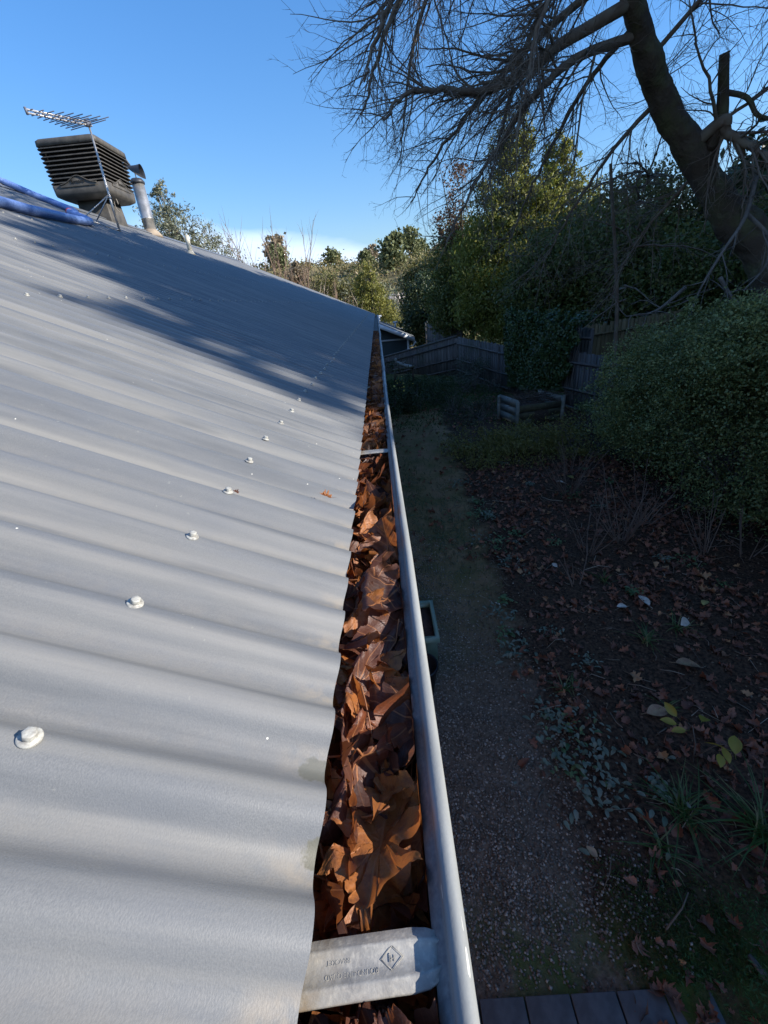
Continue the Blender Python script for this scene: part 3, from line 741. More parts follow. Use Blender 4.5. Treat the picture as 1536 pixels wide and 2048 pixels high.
def grow(b, p, d, Ln, r0, lvl, droop, wob, sides=(8, 5, 4, 3, 3), segl=(.25, .16, .12, .07), kids=None, r=None, sp=None, taper=.25, ang=None):
    """one branch with its children, added to the mesh b"""
    r = r or rng; n = max(3, int(Ln / segl[min(lvl, len(segl) - 1)])); step = Ln / n; P = [np.array(p, float)]; d = np.array(d, float); d /= np.linalg.norm(d)
    for k in range(n):
        d = d + r.normal(size=3) * wob + np.array([0, 0, -droop * step]); d /= np.linalg.norm(d); P.append(P[-1] + d * step)
    P = np.array(P); rad = r0 * (1 - (1 - taper) * np.linspace(0, 1, n + 1)); b.tube(P, rad, sides[min(lvl, 4)], cap=False)
    if kids and lvl < len(kids) + 1 and lvl - 1 < len(kids):
        spc, ratio = kids[lvl - 1]; m_ = int(Ln / spc)
        for q in range(m_):
            f = (q + r.uniform(.3, 1)) / m_
            if f > 1: continue
            k = min(int(f * n), n - 1); pp = P[k] + (P[k + 1] - P[k]) * (f * n - k); t_ = P[k + 1] - P[k]; t_ /= np.linalg.norm(t_)
            v = r.normal(size=3); v -= v.dot(t_) * t_; v /= np.linalg.norm(v); a = r.uniform(.45, 1.1) if ang is None else ang * r.uniform(.7, 1.3)
            grow(b, pp, t_ * math.cos(a) + v * math.sin(a), Ln * ratio * r.uniform(.6, 1.25) * (1.15 - .6 * f), max(r0 * .5 * (1 - .6 * f), .0022), lvl + 1, droop * .6, wob * 1.25, sides, segl, kids, r, sp, taper, ang)
    return P


def crown_tree(name, label, base, trunk_h, ells, dens, size, mat, group='trees beyond the fence', tr=.12, per=45, csig=.16, shell=.5, elong=1.8, droop=0, nb=6, cat='tree', twigs=None, bk=None, seed=1, limb=True):
    r = np.random.default_rng(seed); base = (base[0], base[1], float(gz(base[0], base[1])) - .1) if len(base) == 2 else base
    t = thing(name, label, cat, base, group); top = np.array([base[0], base[1], base[2] + trunk_h])
    b = MB(); P = np.linspace(0, 1, 7)[:, None] * (top - np.array(base)) + np.array(base) + r.normal(size=(7, 3)) * [.03, .03, 0] * trunk_h * .3 * np.linspace(0, 1, 7)[:, None]; b.tube(P, tr * np.linspace(1.15, .35, 7), 8)
    if limb:
        for e in ells:
            for _ in range(nb // 2 + 1):
                q = np.array(e[:3]) + r.normal(size=3) * np.array(e[3:6]) * .4; s_ = P[r.integers(2, 7)]; m_ = (s_ + q) / 2 + [0, 0, -.1 * trunk_h * .3]; b.tube([s_, m_, q], [tr * .4, tr * .28, tr * .08], 5)
    b.build('trunk', bk or bark2, t)
    b = MB(); leafquads(b, clumps(ells, dens, csig, shell, per, r), size, elong=elong, r=r, droop=droop); b.build('crown', mat, t)
    return t


ever = leafmat('evergreen_leaf', (.070, .095, .024), (.115, .14, .034), (.19, .18, .05), .5, .30)
dark_ev = leafmat('dark_leaf', (.030, .050, .020), (.055, .080, .030), (.09, .11, .04), .45, .2)
yel = leafmat('yellow_green_leaf', (.16, .185, .03), (.23, .235, .045), (.28, .26, .07), .55, .4)
olive = leafmat('olive_leaf', (.11, .115, .035), (.17, .16, .05), (.23, .19, .08), .55, .35)
cedar_m = leafmat('cedar_needle', (.13, .15, .10), (.19, .20, .13), (.24, .22, .13), .6, .2)
dry = leafmat('dry_leaf', (.13, .07, .035), (.20, .11, .06), (.25, .16, .09), .7, .3)

# tall evergreens behind the fence
crown_tree('conifer', 'tall yellow-green pointed evergreen behind the hanging bare twigs', (5.9, 20.5), 7, [(5.7, 20.3, 4.9, .75, .7, 1.2), (5.5, 20.3, 3.3, 1.35, 1.2, 1.2), (6.6, 20.0, 3.2, 1.0, 1.0, 1.0), (5.4, 20.3, 1.5, 2.0, 1.6, 1.5), (5.8, 20.2, -.3, 2.1, 1.9, 1.5)], 1100, .15, yel, seed=11, csig=.13, shell=.3, droop=.8, elong=2.4)
crown_tree('conifer', 'second yellow-green pointed evergreen, just right of the tallest one', (7.6, 20.5), 6.6, [(7.6, 20.5, 4.5, .65, .6, 1.1), (7.9, 20.4, 3.1, 1.3, 1.1, 1.1), (8.9, 20.2, 2.4, 1.2, 1.1, 1.1), (7.6, 20.5, 1.3, 1.6, 1.5, 1.6), (7.5, 20.5, -.6, 1.9, 1.6, 1.5)], 1050, .15, yel, seed=12, csig=.13, shell=.3, droop=.8, elong=2.4)
crown_tree('broadleaf_evergreen', 'rounded sunlit evergreen left of the leaning mossy trunk', (9.6, 17.5), 5, [(9.3, 17.3, 2.2, 1.7, 1.5, 1.3), (10.4, 17.6, 1.2, 1.6, 1.5, 1.5), (8.4, 17.2, .6, 1.5, 1.5, 1.5)], 1200, .13, olive, seed=13)
crown_tree('broadleaf_evergreen', 'dark dense evergreen right behind the ivy-covered fence', (7.2, 16.2), 3.6, [(6.6, 15.8, .9, 1.8, 1.5, 1.5), (8.3, 15.5, .6, 1.6, 1.4, 1.6), (5.6, 15.8, .2, 1.3, 1.3, 1.3), (7.4, 15.0, -.7, 2.0, 1.2, 1.1)], 1300, .12, ever, seed=14)
crown_tree('broadleaf_evergreen', 'dark evergreen with small gaps above the corner of the fence', (4.9, 23.5), 4.5, [(4.7, 23, 1.9, 1.7, 1.6, 1.6), (5.4, 22.4, .3, 1.9, 1.6, 1.5), (4.1, 23, .1, 1.4, 1.5, 1.4), (6.6, 21.8, -.5, 1.6, 1.4, 1.2)], 1150, .14, ever, seed=15)
crown_tree('broadleaf_evergreen', 'lower bushy green tree behind the short upright fence piece', (3.3, 28.5), 3, [(3.2, 28, .2, 1.3, 1.4, 1.5), (2.5, 28, -1.0, 1.0, 1.2, 1.1), (4.1, 27.2, -.6, 1.3, 1.3, 1.2)], 1100, .15, dark_ev, seed=16)
crown_tree('broadleaf_evergreen', 'olive tree top showing between the power pole and the dark evergreens', (4.2, 36), 5, [(4.2, 36, 1.6, 1.9, 1.6, 1.6), (5.6, 34, 1.5, 2.0, 1.6, 2.0), (3.2, 35, -.2, 1.3, 1.5, 1.3)], 650, .2, olive, seed=17)
crown_tree('broadleaf_evergreen', 'shadowed evergreen low behind the mossy brown fence', (9.8, 13.2), 3.2, [(9.6, 13.0, .5, 1.7, 1.3, 1.3), (8.6, 13.8, -.2, 1.5, 1.2, 1.1), (11.3, 12.2, .8, 1.6, 1.4, 1.4)], 1300, .11, ever, seed=18)
crown_tree('broadleaf_evergreen', 'lit olive bush behind the base of the big trunk at the picture edge', (9.8, 9.2), 3.0, [(9.7, 9.3, .9, 1.0, 1.1, 1.0), (10.6, 8.4, .5, 1.2, 1.0, 1.1)], 1500, .09, olive, seed=19)
crown_tree('sparse_tree', 'thin tree with reddish dry leaves left of the pointed evergreens', (4.1, 22.5), 6, [(3.7, 22.4, 3.6, .75, .8, .9), (3.9, 22.4, 4.9, .6, .7, .7), (3.5, 22.2, 2.6, .5, .6, .6)], 330, .12, dry, seed=20, csig=.22, bk=bark)

# shelter belt up the slope on the right: its shade covers the garden and the far half of the roof
for k, (x, y, zt, rr_) in enumerate([(14.0, -9.0, 5.6, 2.6), (14.3, -5.0, 5.8, 2.4), (13.8, -2.9, 5.6, 1.5), (15.2, -12.5, 5.6, 2.6), (14.0, -.25, 8.5, 1.5), (14.0, 1.6, 9.8, 1.9), (14.2, 4.4, 10.0, 2.3), (14.6, 7.2, 10.2, 2.6), (14.8, 11.0, 10.0, 2.4), (15.2, 14.4, 8.4, 1.9), (17.0, 18.6, 5.2, 2.2), (19.5, 23.0, 5.2, 2.2), (13.4, 16.4, 4.0, 2.0)]):
    z_ = float(gz(x, y)); h_ = zt - z_
    crown_tree('shelter_tree', 'tall dense evergreen of the shelter belt up the slope beside the garden', (x, y), h_ * .8, [(x, y, zt - rr_ * .8, rr_, rr_, rr_ * .9), (x, y, z_ + h_ * .48, rr_ * 1.15, rr_ * 1.15, h_ * .32), (x, y, z_ + h_ * .2, rr_ * 1.1, rr_ * 1.15, h_ * .22)], 620 if 4 < k < 10 else 260, .36, dark_ev, group='shelter belt up the slope', seed=40 + k, shell=.15, tr=.25)

# the big leaning bare tree
tree = thing('bare_tree', 'huge leaning mossy tree with bare drooping branches over the garden', 'tree', (6.9, 7.5, float(gz(6.9, 7.5)) - .1))
TK = spline([(6.95, 7.35, -2.0), (6.55, 7.3, -.9), (6.30, 7.28, -.1), (6.02, 7.53, .63), (5.5, 7.76, 1.21), (5.1, 7.93, 1.83), (4.51, 7.91, 2.44), (3.95, 7.68, 3.03), (3.57, 7.47, 3.45), (3.2, 7.2, 4.1), (3.0, 7.0, 5.0), (2.9, 6.9, 6.2), (3.1, 7.0, 7.6)], 6)
f = np.linspace(0, 1, len(TK)); rad = np.interp(f, [0, .12, .25, .34, .42, .5, .66, .8, 1], [.74, .60, .52, .44, .38, .36, .26, .20, .10])
rad = rad * .50 * (1 + .06 * np.sin(f * 47) + .04 * np.sin(f * 90))
b = MB(); b.tube(TK, rad, 22)
for q in ((5.55, 7.62, 1.30), (5.2, 7.62, 1.85), (5.8, 7.35, .75), (4.2, 7.6, 2.75)):
    pass
o = b.build('trunk', bark, tree, smooth=True)
dm_ = o.modifiers.new('knots', 'DISPLACE'); tx = bpy.data.textures.new('knots', 'CLOUDS'); tx.noise_scale = .22; dm_.texture = tx; dm_.strength = .08; dm_.mid_level = .5
sbm = o.modifiers.new('sub', 'SUBSURF'); sbm.levels = sbm.render_levels = 2; sbm.subdivision_type = 'SIMPLE'; o.modifiers.move(1, 0)
KID = [(.20, .40), (.115, .36), (.065, .40)]
limbs = [
    ([(3.55, 7.45, 3.45), (2.62, 7.41, 3.10), (2.25, 7.28, 2.87), (1.63, 7.08, 2.64), (1.0, 6.8, 2.62), (.3, 6.5, 2.5), (-.2, 6.3, 2.25)], .105),
    ([(3.75, 7.6, 3.20), (2.99, 7.43, 3.01), (2.52, 7.24, 2.74), (2.16, 7.23, 2.45), (1.84, 7.2, 2.06), (1.49, 7.16, 1.61), (1.15, 7.1, 1.05)], .085),
    ([(3.1, 7.1, 4.3), (2.2, 6.9, 4.3), (1.2, 6.6, 3.9), (.4, 6.4, 3.4), (-.2, 6.2, 2.9), (-.45, 6.1, 2.5)], .09),
    ([(3.05, 7.0, 4.8), (2.1, 6.3, 4.7), (1.1, 5.7, 4.2), (.3, 5.4, 3.6), (-.2, 5.3, 3.0)], .085),
    ([(3.4, 7.4, 3.75), (2.7, 8.0, 3.5), (1.9, 8.5, 3.0), (1.2, 8.8, 2.4), (.6, 8.9, 1.9)], .075),
    ([(3.0, 7.0, 5.2), (2.6, 6.0, 4.9), (2.2, 5.3, 4.2), (1.9, 4.9, 3.5), (1.7, 4.8, 2.9)], .075),
    ([(3.3, 7.3, 3.9), (2.6, 6.7, 3.6), (2.1, 6.3, 3.0), (1.9, 6.1, 2.4), (1.75, 6.0, 1.9)], .06),
    ([(4.3, 7.9, 2.62), (3.9, 8.2, 2.2), (3.5, 8.4, 1.6), (3.2, 8.6, 1.0), (3.0, 8.7, .5)], .05),
    ([(3.7, 7.6, 3.3), (3.3, 8.0, 2.9), (2.9, 8.3, 2.2), (2.6, 8.5, 1.5), (2.4, 8.6, .9)], .055),
    ([(3.0, 7.0, 5.0), (3.6, 6.3, 4.8), (4.0, 5.9, 4.1), (4.2, 5.8, 3.4), (4.3, 5.8, 2.8)], .07),
    ([(3.1, 7.0, 5.6), (4.2, 7.0, 5.2), (5.0, 7.1, 4.4), (5.4, 7.2, 3.6), (5.5, 7.3, 3.0)], .08),
    ([(4.9, 7.9, 2.05), (5.1, 7.6, 2.25), (5.17, 7.58, 2.1), (5.38, 7.37, 1.89), (5.6, 7.2, 1.65), (6.2, 6.8, 1.3), (6.8, 6.4, 1.2)], .12),
    ([(3.0, 7.0, 4.6), (1.8, 7.6, 4.6), (.6, 8.1, 4.1), (-.2, 8.3, 3.4), (-.6, 8.2, 2.8)], .085),
    ([(3.0, 7.0, 5.6), (1.6, 6.4, 5.6), (.4, 5.9, 5.0), (-.3, 5.6, 4.2), (-.7, 5.4, 3.5)], .085),
    ([(3.2, 7.2, 4.3), (3.9, 6.4, 4.2), (4.5, 5.9, 3.6), (4.9, 5.6, 2.9)], .06),
    ([(5.6, 7.2, 1.65), (5.9, 6.9, 2.3), (5.9, 6.7, 3.0), (5.6, 6.6, 3.7)], .05),
    ([(4.2, 7.8, 2.8), (4.7, 8.6, 3.0), (5.3, 9.2, 2.9), (6.0, 9.6, 2.5)], .045),
    ([(2.9, 6.9, 6.0), (2.4, 5.4, 5.6), (2.1, 4.4, 4.8), (1.9, 3.9, 4.0)], .06),
    ([(3.0, 7.0, 5.3), (1.9, 6.6, 5.2), (.9, 6.3, 4.5), (.3, 6.2, 3.7), (0, 6.2, 3.1)], .07),
    ([(3.05, 7.0, 6.0), (4.4, 6.4, 5.8), (5.3, 6.0, 5.0), (5.9, 5.8, 4.1)], .07),
    ([(3.1, 7.1, 5.4), (3.9, 8.0, 5.2), (4.8, 8.6, 4.5), (5.6, 8.9, 3.6)], .07),
    ([(4.0, 7.7, 3.0), (4.6, 7.2, 3.6), (5.2, 6.8, 4.0), (5.9, 6.5, 4.1)], .045),
    ([(3.0, 7.0, 5.4), (2.0, 8.2, 5.2), (1.2, 9.2, 4.4), (.7, 9.8, 3.5), (.5, 10.2, 2.7)], .075),
    ([(5.2, 7.9, 1.9), (5.0, 8.3, 1.5), (4.7, 8.6, 1.0), (4.5, 8.7, .5), (4.4, 8.7, .1)], .045),
    ([(3.3, 7.3, 4.0), (3.0, 9.2, 4.2), (2.9, 10.5, 3.6), (2.8, 11.2, 2.8), (2.7, 11.5, 2.2)], .07),
]
for k, (pts, r0) in enumerate(limbs):
    r0 *= .72
    pts = [(q[0] if q[0] > 1.2 else 1.2 - (1.2 - q[0]) * .62, q[1], q[2]) for q in pts]
    r = np.random.default_rng(100 + k); b = MB(); P = spline(pts, 7); n_ = len(P); P = P + r.normal(size=P.shape) * .018 * np.linspace(0, 1, n_)[:, None]
    b.tube(P, r0 * np.linspace(1, .16, n_), 9); Ln = np.linalg.norm(np.diff(P, axis=0), axis=1).sum(); m_ = int(Ln / .12)
    for q in range(m_):
        f_ = .12 + .88 * (q + r.uniform()) / m_; kk = min(int(f_ * (n_ - 1)), n_ - 2); t_ = P[kk + 1] - P[kk]; t_ /= np.linalg.norm(t_)
        v = r.normal(size=3) + np.array([-.35, 0, -.15]); v -= v.dot(t_) * t_; v /= np.linalg.norm(v); a = r.uniform(.35, 1.05)
        dd = t_ * math.cos(a) + v * math.sin(a)
        grow(b, P[kk], dd, r.uniform(.9, 2.0) * (1.15 - .72 * f_), max(r0 * .34 * (1 - .75 * f_), .007), 1, .16, .13, sides=(6, 5, 4, 3, 3), kids=[(.145, .44), (.085, .46)], r=r, segl=(.2, .14, .08, .05))
    b.build('branch', twm if r0 < .1 else bark, tree)
# broken stub with its bent side shoot, hanging grey dead wood
b = MB(); b.tube(spline([(5.12, 7.80, 1.98), (5.10, 7.66, 2.25), (5.02, 7.6, 2.5), (4.90, 7.5, 2.72), (4.84, 7.47, 2.90)], 5), np.linspace(.085, .055, 21), 10); b.tube(spline([(5.02, 7.6, 2.55), (5.25, 7.45, 2.42), (5.42, 7.35, 2.18), (5.75, 7.1, 2.08), (6.2, 6.8, 2.1)], 5), np.linspace(.035, .02, 21), 6); b.build('broken_stub', bark, tree)
b = MB(); r = np.random.default_rng(5)
for pts in ([(5.45, 7.2, 1.5), (5.2, 6.9, 1.0), (4.85, 6.7, .6), (4.6, 6.6, .2), (4.5, 6.6, -.2)], [(5.3, 7.0, 1.05), (5.5, 6.8, .75), (5.5, 6.7, .4), (5.2, 6.6, .1)], [(4.9, 6.7, .3), (5.1, 6.6, 0), (5.4, 6.5, -.2), (5.7, 6.4, -.25)], [(4.9, 7.4, .2), (4.5, 7.4, -.1), (4.1, 7.5, -.15)]):
    P = spline(pts, 6); b.tube(P, np.linspace(.030, .010, len(P)), 6)
    for q in range(9):
        kk = r.integers(3, len(P)); grow(b, P[kk], r.normal(size=3) + [0, 0, -.4], r.uniform(.3, .8), .010, 2, .3, .16, kids=[(.2, .4), (.14, .4)], r=r)
b.build('dead_wood', pale if False else bark2, tree)
b = MB(); grow(b, (5.05, 9.4, -1.9), (0, 0, 1), 4.2, .045, 0, -.02, .02, r=r, taper=.6); b2 = thing('bare_sapling', 'thin dark upright trunk just left of the big leaning tree', 'tree', (5.05, 9.4, -2.0))
for q in range(16): grow(b, (5.05 + r.normal() * .05, 9.4, r.uniform(-.8, 2.2)), r.normal(size=3) * [1, .7, .5], r.uniform(.6, 1.6), .02, 1, .4, .12, kids=[(.16, .42), (.1, .4)], r=r, segl=(.2, .14, .085, .05))
b.build('trunk', twm, b2)

# ------------------------------------------------------------------ trees and scrub beyond the roof
def wispy(name, label, base, hgt, n, spread, mat, group, seed, r0=.03, kids=None, cat='tree', lean=(0, 0, 0), part='stems'):
    r = np.random.default_rng(seed); base = (base[0], base[1], float(gz(base[0], base[1])) - .05) if len(base) == 2 else base
    t = thing(name, label, cat, base, group); b = MB()
    for q in range(n):
        p = np.array(base) + [r.normal() * spread, r.normal() * spread * .6, 0]
        grow(b, p, np.array([r.normal() * .13, r.normal() * .1, 1]) + lean, hgt * r.uniform(.55, 1.0), r0 * r.uniform(.6, 1), 1, -.02, .045, kids=kids or [(.32, .22)], r=r, segl=(.5, .45, .22, .15), sides=(6, 4, 3, 3, 3), taper=.15, ang=.42)
    b.build(part, mat, t); return t


for k, (x, y, zt, n) in enumerate([(-10.6, 33, 4.6, 5), (-9.9, 33, 4.6, 6), (-8.6, 33, 4.9, 5), (-7.8, 34, 3.2, 6), (-7.1, 33, 6.1, 8), (-6.6, 33, 6.6, 7), (-6.0, 33, 5.0, 6), (-5.2, 33, 3.0, 7), (-4.4, 33, 2.6, 7), (-3.4, 33, 2.3, 7), (-2.6, 33.5, 2.0, 6)]):
    wispy('bare_sapling', 'slender bare upright brown sapling in the thicket behind the roof', (x, y), zt + (1.3 if zt > 3.5 else .5) - float(gz(x, y)), n, .55, tan_, 'bare saplings behind the roof', 200 + k, .085)
wispy('bare_tree', 'pale leafless tree with crooked branches, sunlit behind the far end of the roof', (-2.6, 31.5), 4.4 - float(gz(-2.6, 31.5)) - 1.0, 3, .2, pale, 'trees beyond the fence', 230, .11, kids=[(.55, .42), (.30, .40), (.16, .40)])
wispy('bare_tree', 'second pale leafless tree lower down beside the yellow-green conifer', (-1.0, 30.5), 5.2, 3, .3, pale, 'trees beyond the fence', 231, .10, kids=[(.5, .42), (.30, .40), (.16, .40)])
crown_tree('cedar', 'blue-green cedar with spreading drooping boughs behind the flue', (-12.2, 32), 9, [(-12.4, 32, 7.6, .7, .7, .5), (-12.6, 32, 6.6, 1.5, 1.4, .45), (-12.2, 32, 5.7, 2.2, 1.9, .45), (-11.7, 32, 4.9, 2.7, 2.3, .5), (-11.5, 32, 4.0, 3.0, 2.5, .5), (-11.0, 32, 3.2, 3.1, 2.6, .5), (-9.4, 32, 3.3, 1.2, 1.2, .3)], 520, .20, cedar_m, seed=61, csig=.12, shell=.3, elong=3.2, droop=.5, tr=.2, nb=8, per=30)
crown_tree('conifer', 'bright yellow-green conifer standing behind the far end of the roof', (-.15, 31), 5.5, [(-.4, 31, 1.9, .6, .7, .8), (-.3, 31, 1.0, 1.0, 1.0, .8), (-.2, 31, .1, 1.4, 1.3, .8), (0, 31, -.9, 1.7, 1.5, .8), (.1, 31, -2.0, 1.8, 1.6, .9)], 900, .16, leafmat('conifer_needle', (.16, .17, .035), (.24, .23, .05), (.28, .25, .06), .6, .3), seed=62, elong=2.6, droop=.5)
scrub = [(-10.8, 38, 3.2, 1.5), (-9.4, 38, 2.9, 1.6), (-8.0, 39, 2.7, 1.6), (-6.6, 38, 2.2, 1.7), (-5.0, 39, 2.3, 1.6), (-3.9, 40, 2.9, 1.5), (-2.5, 41, 2.4, 1.6), (-1.2, 42, 2.8, 1.7), (.4, 43, 2.2, 1.5), (-11.8, 36, 2.5, 1.4), (-6.0, 36, 1.2, 1.5), (-4.6, 36, .8, 1.5), (-3.0, 36, .6, 1.5)]
for k, (x, y, zt, rr_) in enumerate(scrub):
    crown_tree('bushy_tree', 'sunlit olive and brown bushy tree in the band behind the roof', (x, y), zt - float(gz(x, y)) - .8, [(x, y, zt - rr_ * .7, rr_, rr_, rr_ * .7), (x + .4, y, zt - rr_ * 1.9, rr_ * 1.1, rr_, rr_ * .9)], 330, .21, (olive, dry, cedar_m)[(0, 2, 0, 1, 0, 0, 2)[k % 7]], group='bushy trees behind the roof', seed=300 + k, tr=.1, csig=.2, nb=2)

# far hillside: trees, houses
hm = [leafmat('hill_leaf_olive', (.17, .16, .07), (.26, .22, .09), (.30, .24, .12), .7, .2), leafmat('hill_leaf_green', (.12, .14, .06), (.18, .19, .08), None, .7, .2), leafmat('hill_leaf_grey', (.22, .18, .12), (.32, .25, .16), None, .7, .2)]
protos = []
for k in range(6):
    r = np.random.default_rng(400 + k); b = MB(); e = [(0, 0, 4.6 + r.uniform(-.5, .5), 2.4, 2.4, 1.9), (r.uniform(-1.5, 1.5), r.uniform(-1, 1), 3.2, 2.4, 2.2, 1.5), (r.uniform(-1, 1), 0, 6.0, 1.5, 1.5, 1.1)]
    leafquads(b, clumps(e, 45, .22, .3, 25, r), .75, elong=1.5, r=r); cm = b
    tb = MB(); tb.tube([(0, 0, -.6), (.1, 0, 2.4), (.3, 0, 4.5), (.2, .1, 6.0)], [.25, .18, .12, .05], 6)
    for q in range(5): tb.tube([(.1, 0, 2.2 + q * .4), (r.uniform(-1.6, 1.6), r.uniform(-1.5, 1.5), 3.6 + q * .6)], [.09, .03], 4)
    protos.append((cm, tb))
pm_ = []
cnt = 0; r = np.random.default_rng(77)
for k in range(120):
    az = RAD(r.uniform(-38, 22)); D = r.uniform(68, 330) if k % 3 else r.uniform(66, 110); x, y = D * math.sin(az), D * math.cos(az); v = k % 6; sc = r.uniform(.8, 1.7) * (1.15 if D > 100 else .6); z = float(gz(x, y)) - 1.5 * sc
    t = thing('hill_tree', 'small rounded gum or oak tree on the sunny far hillside', 'tree', (x, y, z), 'trees on the far hillside')
    if k < 6:
        o1 = protos[v][1].build('trunk', bark2, None); o2 = protos[v][0].build('crown', hm[v % 3], None); pm_.append((o1, o2)); o1.parent = t; o2.parent = t
    else:
        for q in pm_[v]: c = q.copy(); scene.collection.objects.link(c); c.parent = t
    t.scale = (sc, sc, sc * r.uniform(.8, 1.2)); t.rotation_euler = (0, 0, r.uniform(0, 6))
hw = pm('far_house_wall', (.55, .50, .42), (.42, .38, .32), .7, 1); hr = pm('far_house_roof', (.40, .36, .33), (.25, .20, .17), .6, 1); gl = pm('far_window', (.03, .04, .05), rough=.2)
for k, (az, D, wd, lb) in enumerate([(6.3, 118, 9, 'cream house with a pale gabled roof, highest on the far hillside'), (5.0, 96, 10, 'long low house with a light roof lower on the far hillside'), (-3.6, 100, 8, 'small cream house half hidden by the bare saplings'), (2.2, 135, 8, 'pale house beside the conifer top on the far hill')]):
    a = RAD(az); x, y = D * math.sin(a), D * math.cos(a); z = float(gz(x, y)) + .6; t = thing('hillside_house', lb, 'house', (x, y, z))
    b = MB(); b.box((x, y, z + 1.3), (wd, 6, 4.0)); b.build('wall', hw, t)
    b = MB(); q = wd / 2 + .5; zz = z + 3.3; b.add([(x - q, y - 3.6, zz), (x + q, y - 3.6, zz), (x + q, y + 3.6, zz), (x - q, y + 3.6, zz), (x - q, y, zz + 1.9), (x + q, y, zz + 1.9)], [(0, 1, 5, 4), (2, 3, 4, 5), (0, 3, 2, 1)], [(0, 4, 3), (1, 2, 5)]); b.build('roof', hr, t)
    for u in (-.3, .05, .32): b = MB(); b.box((x + u * wd, y - 3.02, z + 1.9), (1.3, .06, 1.2)); b.build('window', gl, t)
# a thicker, hazier tree cover between the counted hill trees
r = np.random.default_rng(78); b = MB(); az = RAD(1) * r.uniform(-48, 40, 2600); D = r.uniform(62, 360, 2600); cx_ = D * np.sin(az); cy_ = D * np.cos(az); C3 = np.stack([cx_, cy_, gz(cx_, cy_) + 1.2], -1)
idx = np.repeat(np.arange(2600), 34); leafquads(b, C3[idx] + r.normal(size=(len(idx), 3)) * [1.6, 1.6, 1.1], .9, elong=1.4, r=r); o = b.build('hillside_woodland', leafmat('woodland_leaf', (.15, .14, .05), (.28, .21, .10), (.10, .12, .04), .8, .15)); tag(o, 'continuous olive and brown woodland covering the far hillside', 'woodland', kind='stuff')

# ------------------------------------------------------------------ garden shrubs
hed = leafmat('viburnum_leaf', (.11, .145, .05), (.17, .21, .075), (.23, .25, .09), .42, .2)
hed2 = leafmat('hedge_light_leaf', (.17, .21, .07), (.24, .28, .10), (.30, .31, .11), .42, .25)
ivym = leafmat('ivy_leaf', (.035, .065, .020), (.06, .10, .032), (.095, .13, .04), .35, .1)
low = leafmat('ground_cover_leaf', (.13, .13, .030), (.19, .18, .045), (.24, .21, .06), .5, .2)
silv = leafmat('silver_leaf', (.12, .15, .10), (.18, .20, .15), (.08, .11, .07), .7, .15)
grs = leafmat('grass_blade', (.035, .075, .015), (.065, .12, .025), (.16, .16, .06), .45, .25)
ybm = leafmat('yellow_leaf', (.27, .22, .03), (.34, .27, .045), (.20, .20, .04), .5, .3)


def shrub(name, label, base, ells, n, size, mat, seed, stems=8, csig=.16, shell=.6, elong=1.9, per=150, group=None, r0=.02, cat='shrub', bias=(0, 0, .6), extra=None):
    r = np.random.default_rng(seed); base = (base[0], base[1], float(gz(*base)) - .02); t = thing(name, label, cat, base, group)
    b = MB()
    for q in range(stems):
        e = ells[q % len(ells)]; v = np.array(e[:3]) + r.normal(size=3) * np.array(e[3:6]) * .4; p = np.array([e[0] + r.normal() * .12, e[1] + r.normal() * .12, float(gz(e[0], e[1]))])
        b.tube(spline([p, (p + v) / 2 + r.normal(size=3) * .06, v], 4), np.linspace(r0, r0 * .3, 9), 5)
        for _ in range(4): grow(b, (p + v) / 2, r.normal(size=3) + [0, 0, .8], e[4] * .8, r0 * .4, 2, 0, .08, kids=[(.2, .4), (.15, .4)], r=r)
    b.build('stems', bark2, t); b = MB()
    if name == 'hedge_shrub':
        ells = [(e[0] - dx_, *e[1:]) for e in ells for dx_ in ((.08,) if base[0] > 4.45 else (0,))]
        for e in list(ells):
            for q in range(7):
                d = r.normal(size=3); d[2] = abs(d[2]) * .9; d /= np.linalg.norm(d); k_ = r.uniform(.22, .42); ells.append((e[0] + d[0] * e[3] * .95, e[1] + d[1] * e[4] * .95, e[2] + d[2] * e[5] * .95, k_, k_, k_ * r.uniform(.8, 1.5)))
        n = n * .8; per = 70
    C3 = clumps(ells, n, csig, shell, per, r); C3 = C3[C3[:, 2] > gz(C3[:, 0], C3[:, 1])]; leafquads(b, C3, size, bias, elong, r); b.build('leaves', mat, t); return t


shrub('hedge_shrub', 'big blue-green leafy shrub nearest the grey fence, left of the hedge row', (4.4, 7.4), [(4.55, 7.1, -1.30, .72, .8, .8), (4.75, 6.6, -1.4, .9, .8, 1.1), (4.7, 7.2, -1.9, .8, .7, .7)], 4300, .042, hed2, 501, 10, .15, .72, group='leafy hedge shrubs')
shrub('hedge_shrub', 'dark leafy hedge shrub in the middle of the row with light tips', (4.9, 5.3), [(4.55, 5.9, -.95, .9, .8, .9), (4.6, 5.2, -1.25, 1.0, .9, 1.1), (4.9, 4.9, -1.9, 1.0, .8, .7), (4.7, 4.9, -.60, .7, .6, .6)], 4600, .040, hed, 502, 10, .15, .72, group='leafy hedge shrubs')
shrub('hedge_shrub', 'lightest, tallest hedge shrub in front of the big trunk', (5.3, 4.9), [(4.7, 4.8, -.38, .55, .5, .45), (5.3, 4.6, -.25, .7, .6, .6), (5.2, 4.3, -1.1, 1.0, .9, 1.0)], 4300, .040, hed2, 503, 8, .15, .72, group='leafy hedge shrubs')
shrub('hedge_shrub', 'near hedge shrub at the right edge with dark gaps and drooping sprays', (5.1, 3.3), [(4.8, 3.7, -.95, .8, .7, .9), (5.2, 2.7, -1.2, .9, .8, 1.0), (5.2, 3.2, -1.9, .7, .7, .55)], 4300, .042, hed, 504, 8, .15, .72, group='leafy hedge shrubs')
